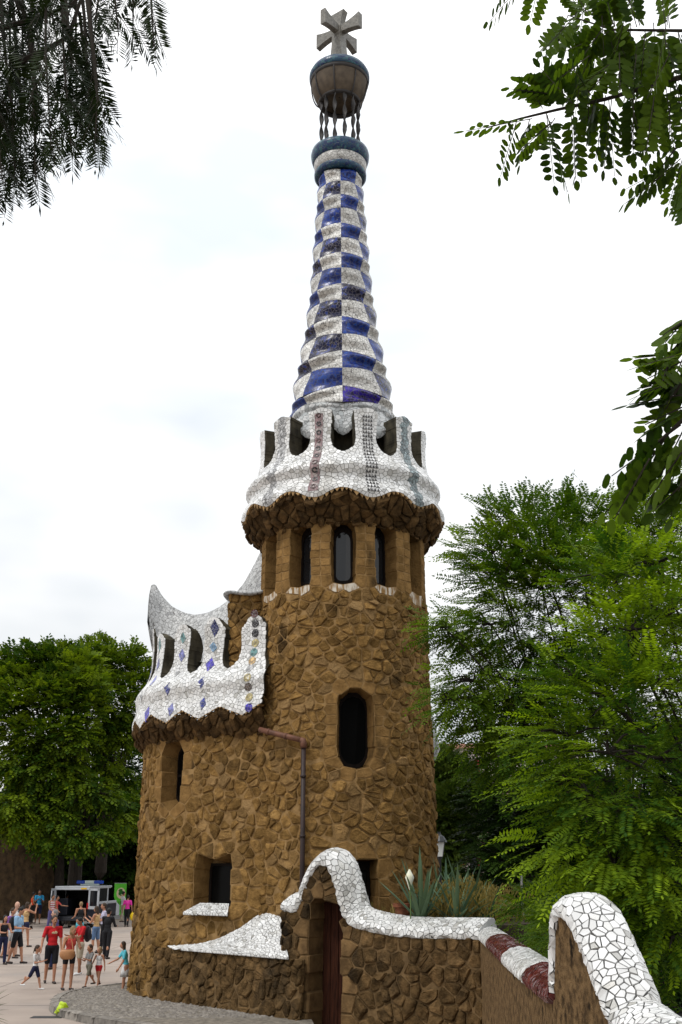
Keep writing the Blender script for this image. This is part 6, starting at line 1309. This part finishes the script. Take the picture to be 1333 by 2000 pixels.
c1 = pp('small boy in grey shirt and olive shorts walking with bent arms', (172, 1928), (174, 1845), -40, fig=Fig(legs=((18, 5), (-22, 18)), arms=((30, 5, 80, 15), (20, 5, 85, 20)), child=1.32), top=('tee', 'grey'), bottom=('shorts', 'olive'), hair=('short', 'brown'))
c2 = pp('small girl in white tank top and red shorts with blond hair', (191, 1927), (190, 1850), -20, fig=Fig(legs=((14, 4), (-14, 20)), arms=((-10, 14, 10), (20, 14, 20)), child=1.32, look=(-20, 0)), top=('tank', 'white'), bottom=('mini', 'red'), hair=('bob', 'blond'))
pp('man dressed all in black standing with his back turned', (207, 1873), (211, 1772), 165, fig=Fig(arms=((25, 6, 60, 15), (25, 6, 60, 15))), top=('long', 'black'), bottom=('trousers', 'black'), hair=('short', 'black'))
pp('woman in tan top and blue patterned trousers holding up a phone', (185, 1862), (183, 1768), -110, fig=Fig(arms=((25, 5, 95, 15), (28, 5, 95, 15)), look=(0, 8)), top=('tank', 'tan'), bottom=('shorts', 'denim'), hair=('long', 'brown'))
m3 = pp('man in pale lavender shirt and dark trousers among the group', (199, 1858), (198, 1762), -70, fig=Fig(arms=((20, 8, 60), (20, 8, 60))), top=('tee', 'lavender'), bottom=('trousers', 'black'), hair=('short', 'brown'))
m4 = pp('man in pale blue shirt and black shorts reading his phone', (30, 1882), (36, 1768), 75, fig=Fig(legs=((14, 4), (-12, 4)), arms=((4, 4, 78, 12), (6, 4, 82, 12)), look=(0, 20)), top=('tee', 'skyblue'), bottom=('shorts', 'black'), hair=('short', 'black'), shoes='shoe_dark')
backpack(m4, 'dark backpack on the man reading his phone')
q = at_joint(m4, 'wr0'); mb = MB(); mb.box((0, 0, 0), (.075, .012, .15), Matrix.Rotation(R(50), 3, 'X')); pho = mk('phone', [(p[0] + q[0] + .1, p[1] + q[1] - .03, p[2] + q[2] + .04) for p in mb.v], mb.f, 'pane'); tag(pho, 'dark phone in the hand of the man in pale blue', 'phone')
pp('bald man in white shirt behind the man with the phone', (24, 1868), (24, 1759), 60, fig=Fig(), top=('tee', 'white'), bottom=('shorts', 'grey'), hair=('bald', 'brown'), skin='skin_pale')
m5 = pp('person in purple top and white shorts with short brown hair', (17, 1872), (17, 1771), 70, fig=Fig(legs=((12, 4), (-14, 6))), top=('tee', 'purple'), bottom=('shorts', 'white'), hair=('short', 'brown'))
pp('dark haired woman in black top at the edge of the plaza', (2, 1884), (3, 1786), 40, fig=Fig(arms=((30, 8, 60, 20), (30, 8, 60, 20))), top=('tank', 'black'), bottom=('trousers', 'navy'), hair=('long', 'black'))
w5 = pp('woman raising both arms to photograph, in tan top', (46, 1850), (41, 1760), 150, fig=Fig(legs=((-12, 14), (12, 4)), arms=((75, 6, 85, 12), (70, 6, 90, 12))), top=('tank', 'tan'), bottom=('mini', 'navy'), hair=('bob', 'brown'))
pp('man in bright orange vest by the retaining wall', (61, 1804), (67, 1741), 110, fig=Fig(arms=((10, 20, 40), (10, 20, 40))), top=('tank', 'orange'), bottom=('shorts', 'black'), hair=('short', 'black'), skin='skin_tan')
pp('man in azure blue shirt and navy shorts by the retaining wall', (73, 1804), (76, 1737), 20, fig=Fig(arms=((20, 8, 100, 30), (20, 8, 100, 30))), top=('tee', 'azure'), bottom=('shorts', 'navy'), hair=('short', 'black'), skin='skin_tan')
pp('woman in red and white striped top near the van', (98, 1818), (100, 1746), 60, fig=Fig(arms=((10, 8, 40), (10, 8, 50))), top=('tank', 'stripe'), bottom=('trousers', 'bluegrey'), hair=('short', 'black'), skin='skin_tan')
pp('person in pink red shirt reaching to the van door', (107, 1814), (108, 1748), 85, fig=Fig(arms=((50, 4, 35), (8, 4, 20))), top=('tee', 'coral'), bottom=('trousers', 'black'), hair=('short', 'black'))
pp('man in navy shirt and beige trousers at the open van', (127, 1810.5), (134, 1742), 150, fig=Fig(legs=((-16, 4), (16, 4)), arms=((40, 10, 20), (15, 10, 20))), top=('tee', 'navy'), bottom=('trousers', 'khaki'), hair=('short', 'black'), skin='skin_tan')
pp('woman in black tank top and turquoise skirt with tied hair', (154, 1838), (157, 1760), -150, fig=Fig(arms=((10, 10, 60), (10, 10, 60))), top=('tank', 'black'), bottom=('skirt', 'turquoise'), hair=('short', 'blond'), far=True)
pp('grey haired man in dark blue shirt behind the bearded man', (101, 1893), (90, 1775), -60, fig=Fig(), top=('long', 'bluegrey'), bottom=('trousers', 'navy'), hair=('short', 'grey'), skin='skin_pale')
pp('man in white shirt and khaki trousers beside the green banner', (238, 1801), (245, 1740), 120, fig=Fig(arms=((20, 10, 30), (20, 10, 30))), top=('tee', 'white'), bottom=('trousers', 'khaki'), hair=('short', 'black'))
m6 = pp('man in bright pink shirt and black trousers beside the green banner', (247, 1810), (251, 1747), 175, fig=Fig(legs=((8, 4), (-8, 4)), arms=((5, 14, 10), (-5, 14, 10))), top=('tee', 'pink'), bottom=('trousers', 'black'), hair=('short', 'black'))
q = at_joint(m6, 'wr1'); mb = MB(); mb.ball((q[0] + .03, q[1], q[2] - .26), (.13, .08, .2), 12, 8); mb.tube([(q[0], q[1], q[2] - .02), (q[0] + .03, q[1], q[2] - .1)], .02, 6); yb_ = mk('carrier_bag', mb.v, mb.f, 'yellow_plastic', smooth=True); tag(yb_, 'yellow carrier bag held by the man in pink', 'bag')
pp('woman in white skirt and turquoise top leaning at the lodge corner', (243, 1943), (266, 1836), -70, fig=Fig(legs=((8, 4), (-38, 34)), arms=((12, 5, 20), (35, 5, 30)), lean=10), top=('tee', 'turquoise'), bottom=('skirt', 'white'), hair=('long', 'brown'), shoes='shoe_dark')
